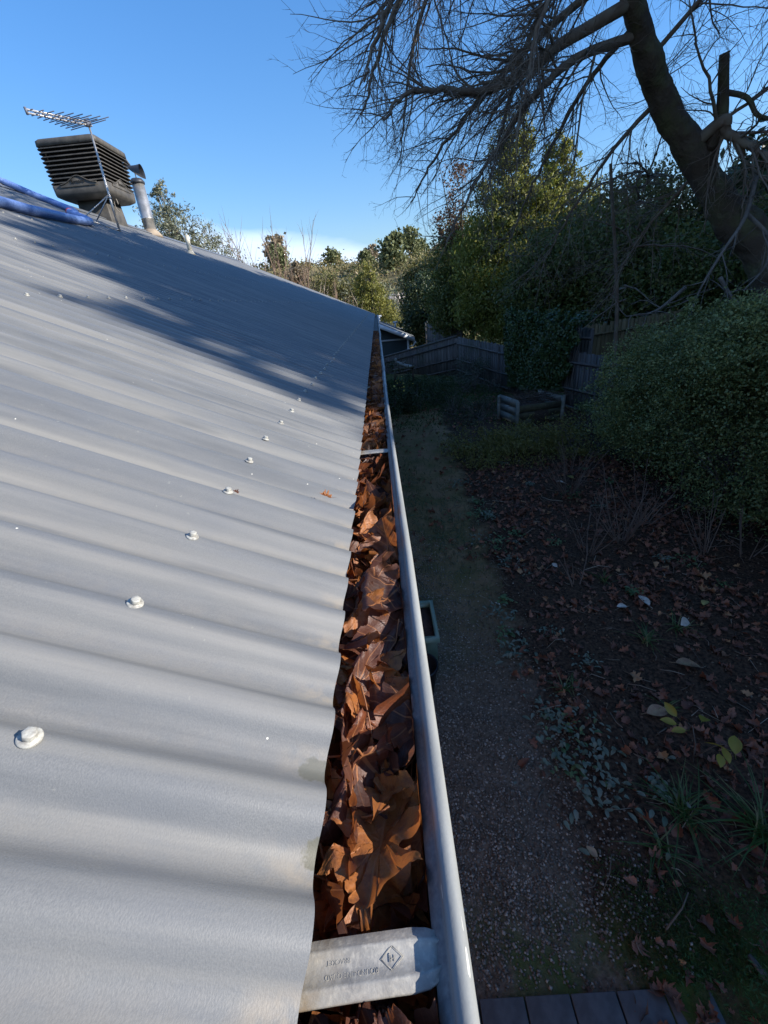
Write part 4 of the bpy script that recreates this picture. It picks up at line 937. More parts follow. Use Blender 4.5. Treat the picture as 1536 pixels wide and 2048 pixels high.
shrub('hedge_shrub', 'hedge shrub beyond the right edge beside the path end', (5.3, .8), [(5.3, 1.2, -1.1, 1.1, 1.0, 1.2), (5.4, 0, -1.1, 1.1, 1.0, 1.2), (5.3, .6, -2.0, 1.1, 1.2, .6)], 2500, .05, hed, 505, 8, .15, .72, group='leafy hedge shrubs')
shrub('low_shrub', 'wide low green shrub in front of the timber compost bin', (2.7, 8.7), [(2.1, 8.3, -2.45, .8, .7, .34), (2.9, 8.4, -2.42, .9, .6, .38), (3.7, 8.0, -2.38, .75, .6, .38), (2.6, 7.8, -2.48, .9, .5, .28)], 4200, .045, low, 506, 8, .2, .4)
shrub('flowering_shrub', 'dark green rounded shrub with a few pale yellow flowers, beside the gutter', (.75, 13.6), [(.55, 13.9, -2.0, .55, .7, .65), (1.2, 13.2, -2.25, .75, .7, .5), (.45, 12.8, -2.3, .45, .6, .45), (1.7, 13.9, -2.2, .6, .6, .5)], 2600, .055, dark_ev, 507, 6)
t = shrub('tangled_shrub', 'wispy grey-green shrub against the grey fence beyond the lawn', (3.7, 16.5), [(3.5, 16.6, -2.1, .55, .7, .75), (3.0, 15.6, -2.4, .7, .7, .4), (3.9, 15.0, -2.5, .6, .7, .35)], 800, .06, leafmat('dull_leaf', (.05, .065, .045), (.09, .11, .07), None, .6, .2), 508, 14, .25, .3)
shrub('low_shrub', 'brownish low plants between the lawn and the compost bin', (2.3, 11.6), [(2.0, 11.9, -2.5, .6, .9, .2), (2.7, 12.6, -2.5, .7, .7, .25), (2.5, 10.9, -2.52, .5, .6, .2)], 1300, .06, leafmat('brown_green_leaf', (.055, .045, .030), (.08, .075, .04), (.10, .11, .06), .6, .2), 509, 10, .25, .3)
shrub('climbing_plant', 'thin climbing shrub in front of the grey fence right of the ivy', (4.6, 9.3), [(4.65, 9.4, -1.9, .22, .3, .6), (4.5, 8.9, -2.3, .4, .4, .35)], 1800, .05, hed, 510, 5, .25, .3)
shrub('spreading_conifer', 'feathery bright green ground cover at the lower right corner', (1.75, .75), [(1.65, .85, -2.50, .40, .32, .20), (2.15, .85, -2.45, .45, .35, .25), (2.6, 1.1, -2.45, .4, .4, .25), (1.7, .45, -2.5, .35, .3, .2)], 9000, .022, leafmat('feathery_leaf', (.030, .085, .022), (.05, .12, .03), None, .6, .3), 511, 4, .22, .3, 3.5)
# yellow flowers on the dark shrub
b = MB(); r = np.random.default_rng(9); C3 = np.array([.60, 13.1, -1.80]) + r.normal(size=(26, 3)) * [.16, .2, .10]; leafquads(b, C3, .06, elong=1.2, r=r); o = b.build('flowers', pm('flower', (.75, .65, .12), (.6, .5, .1), .5), bpy.data.objects['flowering_shrub'])

# ivy on the fence
r = np.random.default_rng(21); t = thing('ivy', 'dense dark ivy hanging over the middle of the grey fence', 'ivy', (4.5, 12.6, -2.6)); pth = np.array([(4.22, 14.6), (4.45, 13.4), (4.75, 12.0), (5.10, 10.9)])
n_ = 26000; u = r.uniform(0, 1, n_); sgm = np.array([0, .35, .70, 1.]); px_ = np.interp(u, sgm, pth[:, 0]); py_ = np.interp(u, sgm, pth[:, 1]); v = r.uniform(0, 1, n_)
topz = -.36 - .10 * u + .10 * np.sin(u * 21) + .05 * np.sin(u * 50); botz = -2.35 + .9 * np.clip((.10 - u) / .10, 0, 1) + .0 * u; z = botz + (topz - botz) * v; keep = (u < .97 - .16 * (1 - v) + .03 * np.sin(v * 19)) & (u > .02 + .10 * (1 - v) + .03 * np.sin(v * 15))
th_ = .10 + .09 * np.sin(u * 17 + v * 5) * np.sin(v * 9 + u * 4) + .10 * v + .10 * r.uniform(0, 1, n_)
C3 = np.stack([px_ - th_, py_ - th_ * .35, z], -1)[keep]
b = MB(); leafquads(b, C3, .075, (-1.5, -.6, .6), 1.25, r, .5); top_ = np.stack([px_, py_, topz + .05], -1)[:2500] + r.normal(size=(2500, 3)) * [.13, .13, .07]; leafquads(b, top_, .075, (0, 0, 1.5), 1.25, r); b.build('leaves', ivym, t)
b = MB()
for q in range(40):
    u_ = r.uniform(0.05, .95); xx = np.interp(u_, sgm, pth[:, 0]) - .05; yy_ = np.interp(u_, sgm, pth[:, 1]); zz = np.linspace(-2.6, -.5, 8); b.tube(np.stack([xx + r.normal(size=8) * .03, yy_ + np.cumsum(r.normal(size=8)) * .06, zz], -1), .012, 4)
b.build('stems', bark2, t)

# compost bin
cb = pm('weathered_board', (.26, .27, .24), (.14, .15, .12), .85, 6, bump=.4, bscale=30, sc=(.3, .3, 1)); cbg = pm('mossy_sleeper', (.10, .10, .055), (.06, .055, .035), .9, 6, bump=.4, bscale=30)
t = thing('compost_bin', 'open timber compost bin with a pale slatted end and heaped prunings', 'compost bin', (3.6, 10.3, -2.6))
A, B_, C_, D_ = np.array([3.02, 10.95]), np.array([3.22, 10.05]), np.array([4.40, 10.35]), np.array([4.15, 11.25])
def wallb(p, q, z0_, n_, hb, mat, nm, gap=.012):
    d = q - p; Ln = np.linalg.norm(d); a = math.atan2(d[1], d[0]); c = (p + q) / 2
    for k in range(n_):
        b = MB(); b.box((c[0], c[1], z0_ + hb * (k + .5)), (Ln, .03, hb - gap), np.array(Matrix.Rotation(a, 3, 'Z') @ Matrix.Rotation(rng.normal() * .008, 3, 'Y'))); b.build(nm, mat, t)
wallb(A, B_, -2.50, 3, .19, cb, 'board'); wallb(B_, C_, -2.58, 3, .17, cbg, 'sleeper'); wallb(C_, D_, -2.5, 3, .17, cb, 'board'); wallb(D_, A, -2.55, 3, .17, cbg, 'board')
for q in (A, B_, C_, D_): b = MB(); b.box((q[0] - .02, q[1] - .03, -2.36), (.07, .07, .80)); b.build('post', cb, t)
r = np.random.default_rng(31); b = MB(); ctr = (A + B_ + C_ + D_) / 4
for q in range(150):
    p = np.array([*(ctr + r.normal(size=2) * [.33, .22]), -2.12 + r.uniform(0, .22)]); d = r.normal(size=3) * [1, .6, .14]; grow(b, p - d / np.linalg.norm(d) * .3, d, r.uniform(.4, .8), r.uniform(.004, .010), 3, .2, .06, r=r)
o = b.build('prunings', pm('pruning_sticks', (.12, .08, .055), (.07, .05, .04), .9, 20)); tag(o, 'heap of brown cut sticks and prunings filling the compost bin', 'prunings', kind='stuff')
b = MB(); b.lathe((ctr[0], ctr[1], -2.6), [(.55, 0), (.52, .35), (.3, .48), (.02, .52)], 14); o = b.build('compost_heap', pm('compost', (.035, .025, .02), (.07, .045, .03), .95, 25, bump=1, bscale=40)); tag(o, 'dark brown compost under the prunings in the bin', 'compost', kind='stuff')

# bare twiggy shrubs
for k, (x, y, h_, n_, lb) in enumerate([(2.40, 4.41, .75, 9, 'bare twiggy shrub with pale upright stems nearest the path'), (2.88, 4.55, .95, 16, 'fullest bare twiggy shrub in the middle of the leaf-covered bed'), (2.82, 6.05, .8, 14, 'bare twiggy shrub just in front of the low green shrub'), (3.37, 4.95, .8, 9, 'bare twiggy shrub under the front of the hedge'), (3.64, 4.15, .75, 8, 'bare twiggy shrub on the dark soil at the hedge foot'), (4.03, 4.05, .7, 6, 'sparse bare stems close to the right edge under the hedge'), (2.0, 3.75, .45, 5, 'smallest bare twig clump beside the silver plants'), (3.2, 6.9, .8, 10, 'bare twiggy shrub between the low green shrub and the hedge')]):
    r = np.random.default_rng(520 + k); z = float(gz(x, y)); t = thing('twiggy_shrub', lb, 'shrub', (x, y, z), 'bare twiggy shrubs in the bed')
    for q in range(n_):
        b = MB(); a = r.uniform(0, 6.28); s_ = r.uniform(.15, .85)
        grow(b, (x + .05 * math.cos(a), y + .05 * math.sin(a), z - .02), (s_ * math.cos(a), s_ * math.sin(a), 1), h_ * r.uniform(.55, 1.1), .0075, 1, -.25, .05, kids=[(.16, .35), (.1, .4)], r=r, segl=(.1, .09, .07, .05), taper=.4); b.build('stem', pm('cane', (.17, .12, .09), (.11, .08, .065), .8, 9) if (k == 0 and q == 0) else bpy.data.materials['cane'], t)

# ------------------------------------------------------------------ fallen leaves
g = NG('dead_leaf'); uvn = g.n('ShaderNodeUVMap'); uvn.uv_map = 'flat'; us = g.n('ShaderNodeSeparateXYZ'); g.L.new(uvn.outputs[0], us.inputs[0]); u_, v_, _ = us.outputs
oi = g.n('ShaderNodeObjectInfo').outputs['Random']; geo_ = g.n('ShaderNodeNewGeometry'); isl = g.math('FRACT', g.math('ADD', oi, geo_.outputs['Random Per Island']))
au = g.math('ABSOLUTE', u_); vein = g.math('LESS_THAN', au, g.math('SUBTRACT', .016, g.math('MULTIPLY', v_, .012)))
for (bx, by, dx, dy, wd) in ((0, .03, .86, .50, .009), (0, .30, .70, .71, .007), (0, .52, .64, .77, .006), (0, .05, .97, -.05, .007)):
    # signed distance to a side vein that leaves the midrib at (bx, by)
    dist = g.math('ABSOLUTE', g.math('SUBTRACT', g.math('MULTIPLY', g.math('SUBTRACT', v_, by), dx), g.math('MULTIPLY', au, dy)))
    vein = g.math('MAXIMUM', vein, g.math('LESS_THAN', dist, g.math('SUBTRACT', wd, g.math('MULTIPLY', au, wd))))
fz = g.math('ABSOLUTE', g.math('SUBTRACT', g.math('FRACT', g.math('MULTIPLY', g.math('SUBTRACT', v_, g.math('MULTIPLY', au, .75)), 13)), .5))
fvein = g.math('MULTIPLY', g.math('LESS_THAN', fz, .05), .35)
mot = g.noise(9, 6, vec=uvn.outputs[0]); mot2 = g.noise(45, 4, vec=uvn.outputs[0])
c1 = g.mix(isl, (.15, .042, .016), (.44, .165, .042)); c2 = g.mix(g.math('GREATER_THAN', isl, .45), (.045, .020, .016), (.095, .036, .022))
dkf = g.ramp(g.math('FRACT', g.math('MULTIPLY', isl, 5.3)), [(.40, 0), (.62, .42)])
col = g.mix(g.ramp(g.math('ADD', mot, g.math('SUBTRACT', dkf, .06)), [(.42, 0), (.66, 1)]), c1, c2); col = g.mix(g.ramp(mot2, [(.58, 0), (.70, .7)]), col, (.05, .022, .015))
col = g.mix(g.math('MULTIPLY', fvein, .5), col, (.34, .15, .07)); col = g.mix(g.math('MULTIPLY', vein, .85), col, (.34, .14, .055))
hgt = g.math('ADD', g.math('MULTIPLY', vein, .6), g.math('ADD', g.math('MULTIPLY', fvein, .6), mot2))
g.setb(Base_Color=col, Roughness=g.ramp(mot, [(.3, .38), (.7, .62)]), Specular_IOR_Level=.45, Normal=g.bump(hgt, .35, .002))
t_ = g.n('ShaderNodeBsdfTranslucent'); g.L.new(g.mix(.4, col, (.8, .24, .05)), t_.inputs[0]); ms = g.n('ShaderNodeMixShader'); ms.inputs[0].default_value = .30
g.L.new(g.b.outputs[0], ms.inputs[1]); g.L.new(t_.outputs[0], ms.inputs[2]); g.L.new(ms.outputs[0], g.out.inputs[0]); leaf_mat = g.m

HALF = [[(0, -.00), (.05, -.02), (.16, -.05), (.27, -.06), (.40, -.12), (.40, -.02), (.50, .06), (.36, .12), (.27, .17), (.26, .23), (.38, .28), (.47, .36), (.66, .45), (.50, .47), (.44, .54), (.33, .53), (.24, .55), (.21, .60), (.26, .68), (.37, .80), (.25, .79), (.19, .86), (.11, .88), (.06, .96), (0, 1.06)],
        [(0, 0), (.06, .01), (.14, .04), (.24, .05), (.30, .02), (.34, .10), (.27, .17), (.18, .22), (.18, .27), (.30, .32), (.42, .33), (.56, .42), (.43, .46), (.34, .50), (.20, .52), (.17, .57), (.24, .63), (.36, .68), (.44, .77), (.30, .77), (.21, .80), (.13, .82), (.10, .88), (.07, .97), (0, 1.08)],
        [(0, 0), (.10, -.03), (.24, -.06), (.36, -.03), (.45, .05), (.43, .15), (.50, .20), (.56, .30), (.49, .36), (.42, .40), (.42, .45), (.46, .54), (.38, .60), (.30, .63), (.25, .66), (.24, .73), (.18, .80), (.12, .86), (.07, .93), (0, 1.0)]]


def leaf_geo(r, size, kind=None, nr=6, dens=2, fold=None, roll=None, curl=None, crinkle=1.):
    """one lobed dead leaf in its own frame: x across, y along, z up; returns verts, faces, uv"""
    H = np.array(HALF[r.integers(0, 3) if kind is None else kind]); H = H * [r.uniform(.85, 1.1), 1]
    L_, R_ = H.copy(), H.copy(); L_[1:-1] += r.normal(size=L_[1:-1].shape) * .018; R_[1:-1] += r.normal(size=R_[1:-1].shape) * .018; L_[:, 0] *= -1
    O = np.vstack([R_, L_[-2:0:-1]]); O2 = []
    for a, c in zip(O, np.roll(O, -1, 0)):
        for q in range(dens): f = q / dens; O2.append(a * (1 - f) + c * f + (r.normal(size=2) * .006 if q else 0))
    O2 = np.array(O2); n = len(O2); ctr = np.array([0, .40]); V2 = [ctr[None]]
    for k in range(1, nr + 1):
        s_ = k / nr; P = ctr + (O2 - ctr) * s_
        if k < nr: P[:, 0] = P[:, 0] * 1.0
        V2.append(P)
    V2 = np.vstack(V2); j = np.arange(n); F3 = np.stack([np.zeros(n, int), 1 + j, 1 + (j + 1) % n], -1)
    F4 = np.concatenate([np.stack([1 + k * n + j, 1 + (k + 1) * n + j, 1 + (k + 1) * n + (j + 1) % n, 1 + k * n + (j + 1) % n], -1) for k in range(nr - 1)])
    x, y = V2[:, 0], V2[:, 1] - .4
    fold = r.uniform(.0, .7) if fold is None else fold; roll = r.normal() * .9 if roll is None else roll; curl = r.uniform(.3, 2.0) if curl is None else curl
    z = fold * np.abs(x) * .6 + curl * .55 * (x * x) * (1 + .5 * np.sin(y * 6 + r.uniform(0, 6))) + .03 * crinkle * (np.sin(x * 13 + r.uniform(0, 6)) * np.sin(y * 11 + r.uniform(0, 6)) + .6 * np.sin(x * 23 + y * 17 + r.uniform(0, 6)))
    z = z + r.uniform(.1, .6) * np.maximum(np.hypot(x, y) - .36, 0) ** 1.4 * np.sin(3 * np.arctan2(y, x) + r.uniform(0, 6)) * 1.6
    xx = x * (1 - .15 * fold - .22 * min(curl, 1.3) * np.abs(x))
    if abs(roll) > .05:
        R0 = 1 / roll; th = y / R0; yy = (R0 - z) * np.sin(th); zz = R0 - (R0 - z) * np.cos(th)
    else: yy, zz = y, z
    V = np.stack([xx, yy, zz], -1) * size; uv = np.stack([V2[:, 0], V2[:, 1]], -1)
    # stalk
    y0 = V2[1 + (nr - 1) * n]; base = V[1 + (nr - 1) * n]; t0 = V[1 + (nr - 1) * n] - V[1 + (nr - 3) * n]; t0 = t0 / (np.linalg.norm(t0) + 1e-9); ln = size * r.uniform(.25, .55); sd = r.normal(size=3) * .25
    P = np.array([base + t0 * ln * f - np.array([0, 0, 0]) + sd * ln * f * f for f in np.linspace(-.06, 1, 6)]); mb = MB(); mb.tube(P, size * np.array([.011, .010, .008, .007, .007, .012]), 5); SV = np.concatenate(mb.V); m0 = len(V)
    V = np.vstack([V, SV]); uv = np.vstack([uv, np.tile([[.0, .1]], (len(SV), 1))]); Fs = mb.F[0] + m0
    return V, [F3, F4, Fs], uv


def euler(rx_, ry_, rz_): return np.array(Matrix.Rotation(rz_, 3, 'Z') @ Matrix.Rotation(ry_, 3, 'Y') @ Matrix.Rotation(rx_, 3, 'X'))


def gutter_leaf(r, x, y, z, size, rot, label=None, group=None, fit=True, rise=.55, **kw):
    V, F, uv = leaf_geo(r, size, **kw); V = V @ rot.T + [x, y, z]
    if fit:
        wall = .079 + np.array([lipx(v) for v in V[:, 1]]) * .8; over = np.maximum(V[:, 0] - wall, 0); V[:, 0] = np.minimum(V[:, 0], wall + over * .04); V[:, 2] += over * .55
        un = np.maximum(-.044 - V[:, 0], 0); V[:, 0] = np.maximum(V[:, 0], -.044); V[:, 2] -= un * .3
        lim = -.0135 + np.maximum(V[:, 0] - .003, 0) * rise; V[:, 2] = np.minimum(V[:, 2], lim)
        for yb_ in (.118, 1.205, 2.30):
            nb2 = np.abs(V[:, 1] - yb_ - V[:, 0] * .07) < .021; V[nb2, 2] = np.minimum(V[nb2, 2], -.034)
        V[:, 2] = np.maximum(V[:, 2], -.112 + np.maximum(V[:, 0] - .05, 0) * .5)
    b = MB(); b.add(V, *F); b.uv.append(uv); o = b.build('fallen_leaf', leaf_mat, smooth=True, loc=(x, y, z)); return tag(o, label or 'curled brown lobed leaf lying in the pile that fills the gutter', 'leaf', group or ('dead leaves filling the gutter' if not label else None))


r = np.random.default_rng(2024)
# under layer: matted leaves below the counted ones, and the far end of the gutter
b = MB(); n_l = 0
for k in range(1500):
    y = -.5 + 8.0 * (k / 1500) ** 1.0; x = r.uniform(-.035, .075); sz = r.uniform(.07, .11); z = -.096 + .012 * float(smooth(y, .8, 1.6)) + r.uniform(0, .035) + (.016 if y > 1.3 else 0)
    V, F, uv = leaf_geo(r, sz, nr=3, dens=1); V = V @ euler(r.normal() * .5, r.normal() * .5, r.uniform(0, 6.28)).T + [x, y, z]
    wall = .079; V[:, 0] = np.clip(V[:, 0], -.044, wall); V[:, 2] = np.clip(V[:, 2], -.112, -.030 + .02 * (y > 1.3)); 
    if .08 < y < .16: V[:, 2] = np.minimum(V[:, 2], -.040)
    b.uv.append(uv); b.add(V, *F)
o = b.build('leaf_litter', leaf_mat, smooth=True); tag(o, 'matted older brown leaves packed under the loose ones in the gutter', 'leaf litter', kind='stuff')
# hand-placed leaves
M = [  # x, y, z, size, (rx, ry, rz), kind, fold, roll, curl, label
    (.006, .262, -.030, .115, (.15, 1.15, .25), 0, .1, -.5, .5, 'large bright orange leaf standing upright against the roof edge, second lit leaf from the bracket'),
    (.008, .196, -.034, .085, (-.2, .95, 2.95), 1, .2, .7, .5, 'vivid red-orange leaf pressed against the roof edge just past the stamped bracket'),
    (.045, .202, -.040, .120, (.30, .10, 3.0), 1, .7, .3, .6, 'big brown pointed leaf with a long pale midrib just past the stamped bracket'),
    (.062, .225, -.044, .075, (.1, -.7, .6), 2, .3, -.6, .7, 'dull tan leaf standing against the outer gutter wall near the stamped bracket'),
    (.030, .235, -.055, .095, (-.1, .35, 2.2), 0, .5, .5, .8, 'narrow folded dark leaf in the middle of the gutter near the stamped bracket'),
    (.048, .330, -.040, .110, (.25, .05, 1.3), 2, .1, .4, .35, 'flat dark maroon leaf with a hole-like shadow halfway up the near gutter'),
    (.028, .375, -.038, .105, (.0, .2, .4), 0, .5, -.7, .7, 'dark leaf with a pale curved stalk lying across the middle of the gutter'),
    (.012, .345, -.026, .095, (.5, 1.0, .1), 1, .2, .6, .6, 'golden leaf edge-on along the roof edge with a long straight stalk'),
    (.058, .430, -.036, .105, (.15, -.2, 1.9), 2, .1, .5, .5, 'reddish brown broad leaf touching the gutter lip, rusty in colour'),
    (.040, .545, -.006, .100, (1.25, .15, .35), 0, .3, 1.3, .5, 'tall golden curled leaf standing highest out of the gutter'),
    (.054, .500, -.022, .115, (.35, -.35, 2.5), 2, .2, .9, .8, 'large rust-brown cupped leaf right below the tall golden leaf'),
    (.018, .465, -.020, .080, (.6, .8, -.3), 1, .3, .8, .7, 'small pale gold twisted leaf beside the roof edge below the tall golden leaf'),
    (.000, .50, -.020, .075, (.2, 1.2, .2), 2, .3, -.7, .6, 'red-brown leaf tucked half under the roof edge beside the golden leaf'),
    (.062, .66, -.014, .110, (1.2, -.2, -.2), 1, .7, .5, .6, 'upright orange leaf blade glowing along its edge in the middle distance'),
    (.086, .78, .004, .085, (1.3, .2, 1.4), 0, .6, .9, .6, 'pale orange leaf hooked up over the gutter lip'),
    (.010, .72, -.012, .080, (.7, .9, .4), 1, .4, .9, .5, 'orange lit leaf beside the roof edge, level with the leaf hooked over the lip'),
    (.030, .060, -.030, .085, (1.0, .5, .9), 0, .6, 1.5, 1.0, 'yellow-edged twisted leaf just on the near side of the stamped bracket'),
    (.058, .070, -.036, .075, (.4, -.4, .1), 2, .2, .8, .6, 'pale tan leaf on the near side of the stamped bracket by the gutter wall'),
    (.010, .050, -.040, .080, (.8, .8, 2.0), 1, .5, 1.1, .9, 'brown crumpled leaf at the roof edge on the near side of the stamped bracket'),
]
for x, y, z, sz, e, kd, fo, ro, cu, lb in M: gutter_leaf(r, max(x, .018), y, z + .006, sz, euler(*e), lb, rise=.85, kind=kd, fold=fo, roll=ro, curl=cu, crinkle=.8, nr=9, dens=4)
for k in range(272):
    y = .0 + 6.8 * (k / 272) ** 1.30; far_ = smooth(y, .5, 3)
    x = r.uniform(-.028, .070); sz = r.uniform(.080, .115) + .035 * float(1 - smooth(y, .3, 1.6)) * r.uniform(); z = -.072 + r.uniform(-.008, .024) + .014 * far_ + .005 * math.sin(y * 7)
    if abs(y - .118) < .075: z = min(z, -.058)
    for yb_ in (1.205, 2.30, 3.4):
        if abs(y - yb_) < .05: z = min(z, -.050)
    tl = .42 + .38 * r.uniform()
    gutter_leaf(r, x, y, float(z), sz, euler(r.normal() * tl, r.normal() * tl, r.uniform(0, 6.28)), nr=8 if y < .8 else 4, dens=3 if y < .8 else 1)
r = np.random.default_rng(50)
for lb, x, y, sz, rz_ in (('curled red dead leaf lying alone on the roof near the gutter edge', -.055, .765, .030, 1.45), ('small scrap of orange leaf beside a roofing screw', -.192, .672, .014, 1.2)):
    P = roof_pt(x, y, A_ + .003); V, F, uv = leaf_geo(r, sz * .8, kind=1, fold=.8, curl=1.2, roll=.3); V = V @ (euler(0, PITCH, 0) @ euler(0, 0, rz_)).T + P; b = MB(); b.add(V, *F); b.uv.append(uv); o = b.build('fallen_leaf', leaf_mat, smooth=True, loc=tuple(P)); tag(o, lb, 'leaf')

# ground litter
def litter(name, label, n, xr, yr, size, seed, dens_fn=None, mat=None, hz=.02, cat='leaf litter'):
    r = np.random.default_rng(seed); b = MB(); protos_ = [leaf_geo(r, 1.0, nr=2, dens=1) for _ in range(10)]
    x = r.uniform(*xr, n); y = r.uniform(*yr, n)
    if dens_fn is not None: k = r.uniform(0, 1, n) < dens_fn(x, y); x, y = x[k], y[k]
    z = gz(x, y) + .008 + hz * r.uniform(0, 1, len(x))
    for q in range(len(x)):
        V, F, uv = protos_[q % 10]; e = euler(r.normal() * .35, r.normal() * .35, r.uniform(0, 6.28)); b.add(V[:, :] * size * r.uniform(.4, 1.2) * np.array([r.uniform(.55, 1.1), 1, r.uniform(.8, 1.8)]) @ e.T + [x[q], y[q], z[q]], *F); b.uv.append(uv)
    o = b.build(name, mat or leaf_mat, smooth=True); return tag(o, label, cat, kind='stuff')


def bedd(x, y): return np.clip((x - (.92 + .06 * y) + .25 * np.sin(y * 3)) * 2.5, .03, 1) * np.clip(.62 + .5 * np.sin(x * 2.1 + y * 1.3) * np.cos(y * 1.9 - x), .12, 1) * (1 - .8 * smooth(x - y * .25, 2.2, 3.2))
g2 = NG('bed_leaf'); uvn = g2.n('ShaderNodeNewGeometry'); f_ = uvn.outputs['Random Per Island']; col = g2.mix(f_, (.095, .040, .025), (.26, .105, .058)); col = g2.mix(g2.ramp(g2.math('FRACT', g2.math('MULTIPLY', f_, 9.7)), [(.90, 0), (.97, .8)]), col, (.40, .22, .10)); g2.setb(Base_Color=col, Roughness=.7)
litter('leaf_litter', 'brown fallen leaves scattered thickly over the dark garden bed', 7500, (.8, 5.2), (.5, 7.5), .075, 601, bedd, g2.m)
litter('leaf_litter', 'thin scatter of brown leaves over the path and lawn further down the garden', 1500, (.2, 4.2), (4.5, 15), .075, 602, lambda x, y: .5 + 0 * x, g2.m)

# gravel
r = np.random.default_rng(610); n = 34000; x = r.uniform(.12, 1.35, n); y = .8 + 4.6 * r.uniform(0, 1, n) ** 1.25; k = r.uniform(0, 1, n) < np.clip(1.25 - (x - .15) * .9 - (y - .8) * .14, .05, 1) * np.clip((y - .78) * 3, .15, 1); x, y = x[k], y[k]; n = len(x)
oc = np.array([(1, 0, 0), (-1, 0, 0), (0, 1, 0), (0, -1, 0), (0, 0, 1), (0, 0, -1)]); of = np.array([(0, 2, 4), (2, 1, 4), (1, 3, 4), (3, 0, 4), (2, 0, 5), (1, 2, 5), (3, 1, 5), (0, 3, 5)])
sz = r.uniform(.004, .0105, n); V = oc[None] * (sz[:, None, None] * r.uniform(.6, 1.3, (n, 6, 1))); a = r.uniform(0, 6.28, n); ca, sa = np.cos(a)[:, None], np.sin(a)[:, None]
V = np.stack([V[..., 0] * ca - V[..., 1] * sa + V[..., 2] * .4, V[..., 0] * sa + V[..., 1] * ca, V[..., 2] * .7 + V[..., 0] * .2], -1) + np.stack([x, y, gz(x, y) + .004], -1)[:, None]
b = MB(); b.add(V.reshape(-1, 3), (of[None] + np.arange(n)[:, None, None] * 6).reshape(-1, 3)); o = b.build('gravel', leafmat('gravel_stone', (.09, .075, .06), (.23, .19, .15), (.38, .33, .27), .75, 0)); tag(o, 'grey pebble gravel of the path along the house', 'gravel', kind='stuff')
# moss and grass patches near the paving
def blades(name, label, pts, h, mat, seed, w=.004, cat='grass', spread=.35, kind='stuff', parent=None):
    r = np.random.default_rng(seed); n = len(pts); d = r.normal(size=(n, 3)) * spread + [0, 0, 1]; d /= np.linalg.norm(d, axis=1)[:, None]; sd = np.cross(d, r.normal(size=(n, 3))); sd /= np.linalg.norm(sd, axis=1)[:, None]; hh_ = h * r.uniform(.5, 1.3, n)[:, None]
    tip = pts + d * hh_ + np.stack([d[:, 0], d[:, 1], -np.abs(d[:, 2]) * .25], -1) * hh_ * .5; mid_ = pts + d * hh_ * .6
    V = np.stack([pts - sd * w, pts + sd * w, mid_ + sd * w * .8, mid_ - sd * w * .8, tip], 1).reshape(-1, 3); i = np.arange(n)[:, None] * 5; b = MB(); b.add(V, i + [[0, 1, 2, 3]], i + [[3, 2, 4]]); o = b.build(name, mat, parent)
    return tag(o, label, cat, kind=kind) if parent is None else o


def pts_in(r, n, xr, yr, fn): x = r.uniform(*xr, n); y = r.uniform(*yr, n); k = r.uniform(0, 1, n) < fn(x, y); x, y = x[k], y[k]; return np.stack([x, y, gz(x, y)], -1)
r = np.random.default_rng(620)
blades('moss', 'low green moss and short grass between the gravel and the paving', pts_in(r, 16000, (.3, 1.6), (.78, 1.45), lambda x, y: np.clip(1.6 * np.sin(x * 3.1 + .2) * np.sin(y * 4.2 + x - .6), 0, 1)), .022, leafmat('moss_blade', (.030, .060, .012), (.05, .085, .02), (.08, .07, .03), .7, .2), 621, .003, 'moss', .8)
blades('lawn_grass', 'short green lawn patch at the far end of the garden', pts_in(r, 26000, (.2, 4.2), (10.5, 21), lambda x, y: np.clip(.35 + (y - 12) * .12, .1, 1)), .07, leafmat('lawn_blade', (.035, .070, .014), (.07, .11, .03), (.12, .12, .05), .6, .25), 622, .010, 'lawn', .5)
blades('weeds', 'sparse silvery green weeds in the earth path beside the house', pts_in(r, 5200, (.25, 1.5), (3.2, 8.6), lambda x, y: np.exp(-((x - .85) / .28) ** 2 - ((y - 5.2) / .9) ** 2) + .8 * np.exp(-((x - .45) / .16) ** 2 - ((y - 6.8) / 1.2) ** 2) + .10), .09, leafmat('weed_blade', (.06, .10, .06), (.10, .14, .08), (.13, .13, .05), .6, .25), 623, .004, 'weeds', .9)

# silver-leaved plants edging the bed
def rosette(name, label, x, y, n, sz, mat, seed, group, cat='plant', up=.6, w=2.6, spread=.2):
    r = np.random.default_rng(seed); z = float(gz(x, y)); t = thing(name, label, cat, (x, y, z), group); b = MB()
    for q in range(n):
        a = r.uniform(0, 6.28); c = np.array([x + r.normal() * spread, y + r.normal() * spread, z + .01]); d = np.array([math.cos(a), math.sin(a), up * r.uniform(.2, 1.6)]); d /= np.linalg.norm(d); sd = np.cross(d, [0, 0, 1.]); sd /= np.linalg.norm(sd); L_ = sz * .72 * r.uniform(.55, 1.25); P = []
        for u, wv in ((0, .12), (.3, .8), (.6, 1.0), (.85, .6), (1, .05)):
            m0 = c + d * L_ * u + np.array([0, 0, -.45 * L_ * u * u]) + [0, 0, .02]; hw_ = L_ / w * .5 * wv; P += [m0 - sd * hw_ + [0, 0, hw_ * .35], m0, m0 + sd * hw_ + [0, 0, hw_ * .35]]
        k = np.arange(4)[:, None] * 3; b.add(P, np.concatenate([k + [[0, 1, 4, 3]], k + [[1, 2, 5, 4]]]))
    b.build('leaves', mat, t, smooth=True); return t


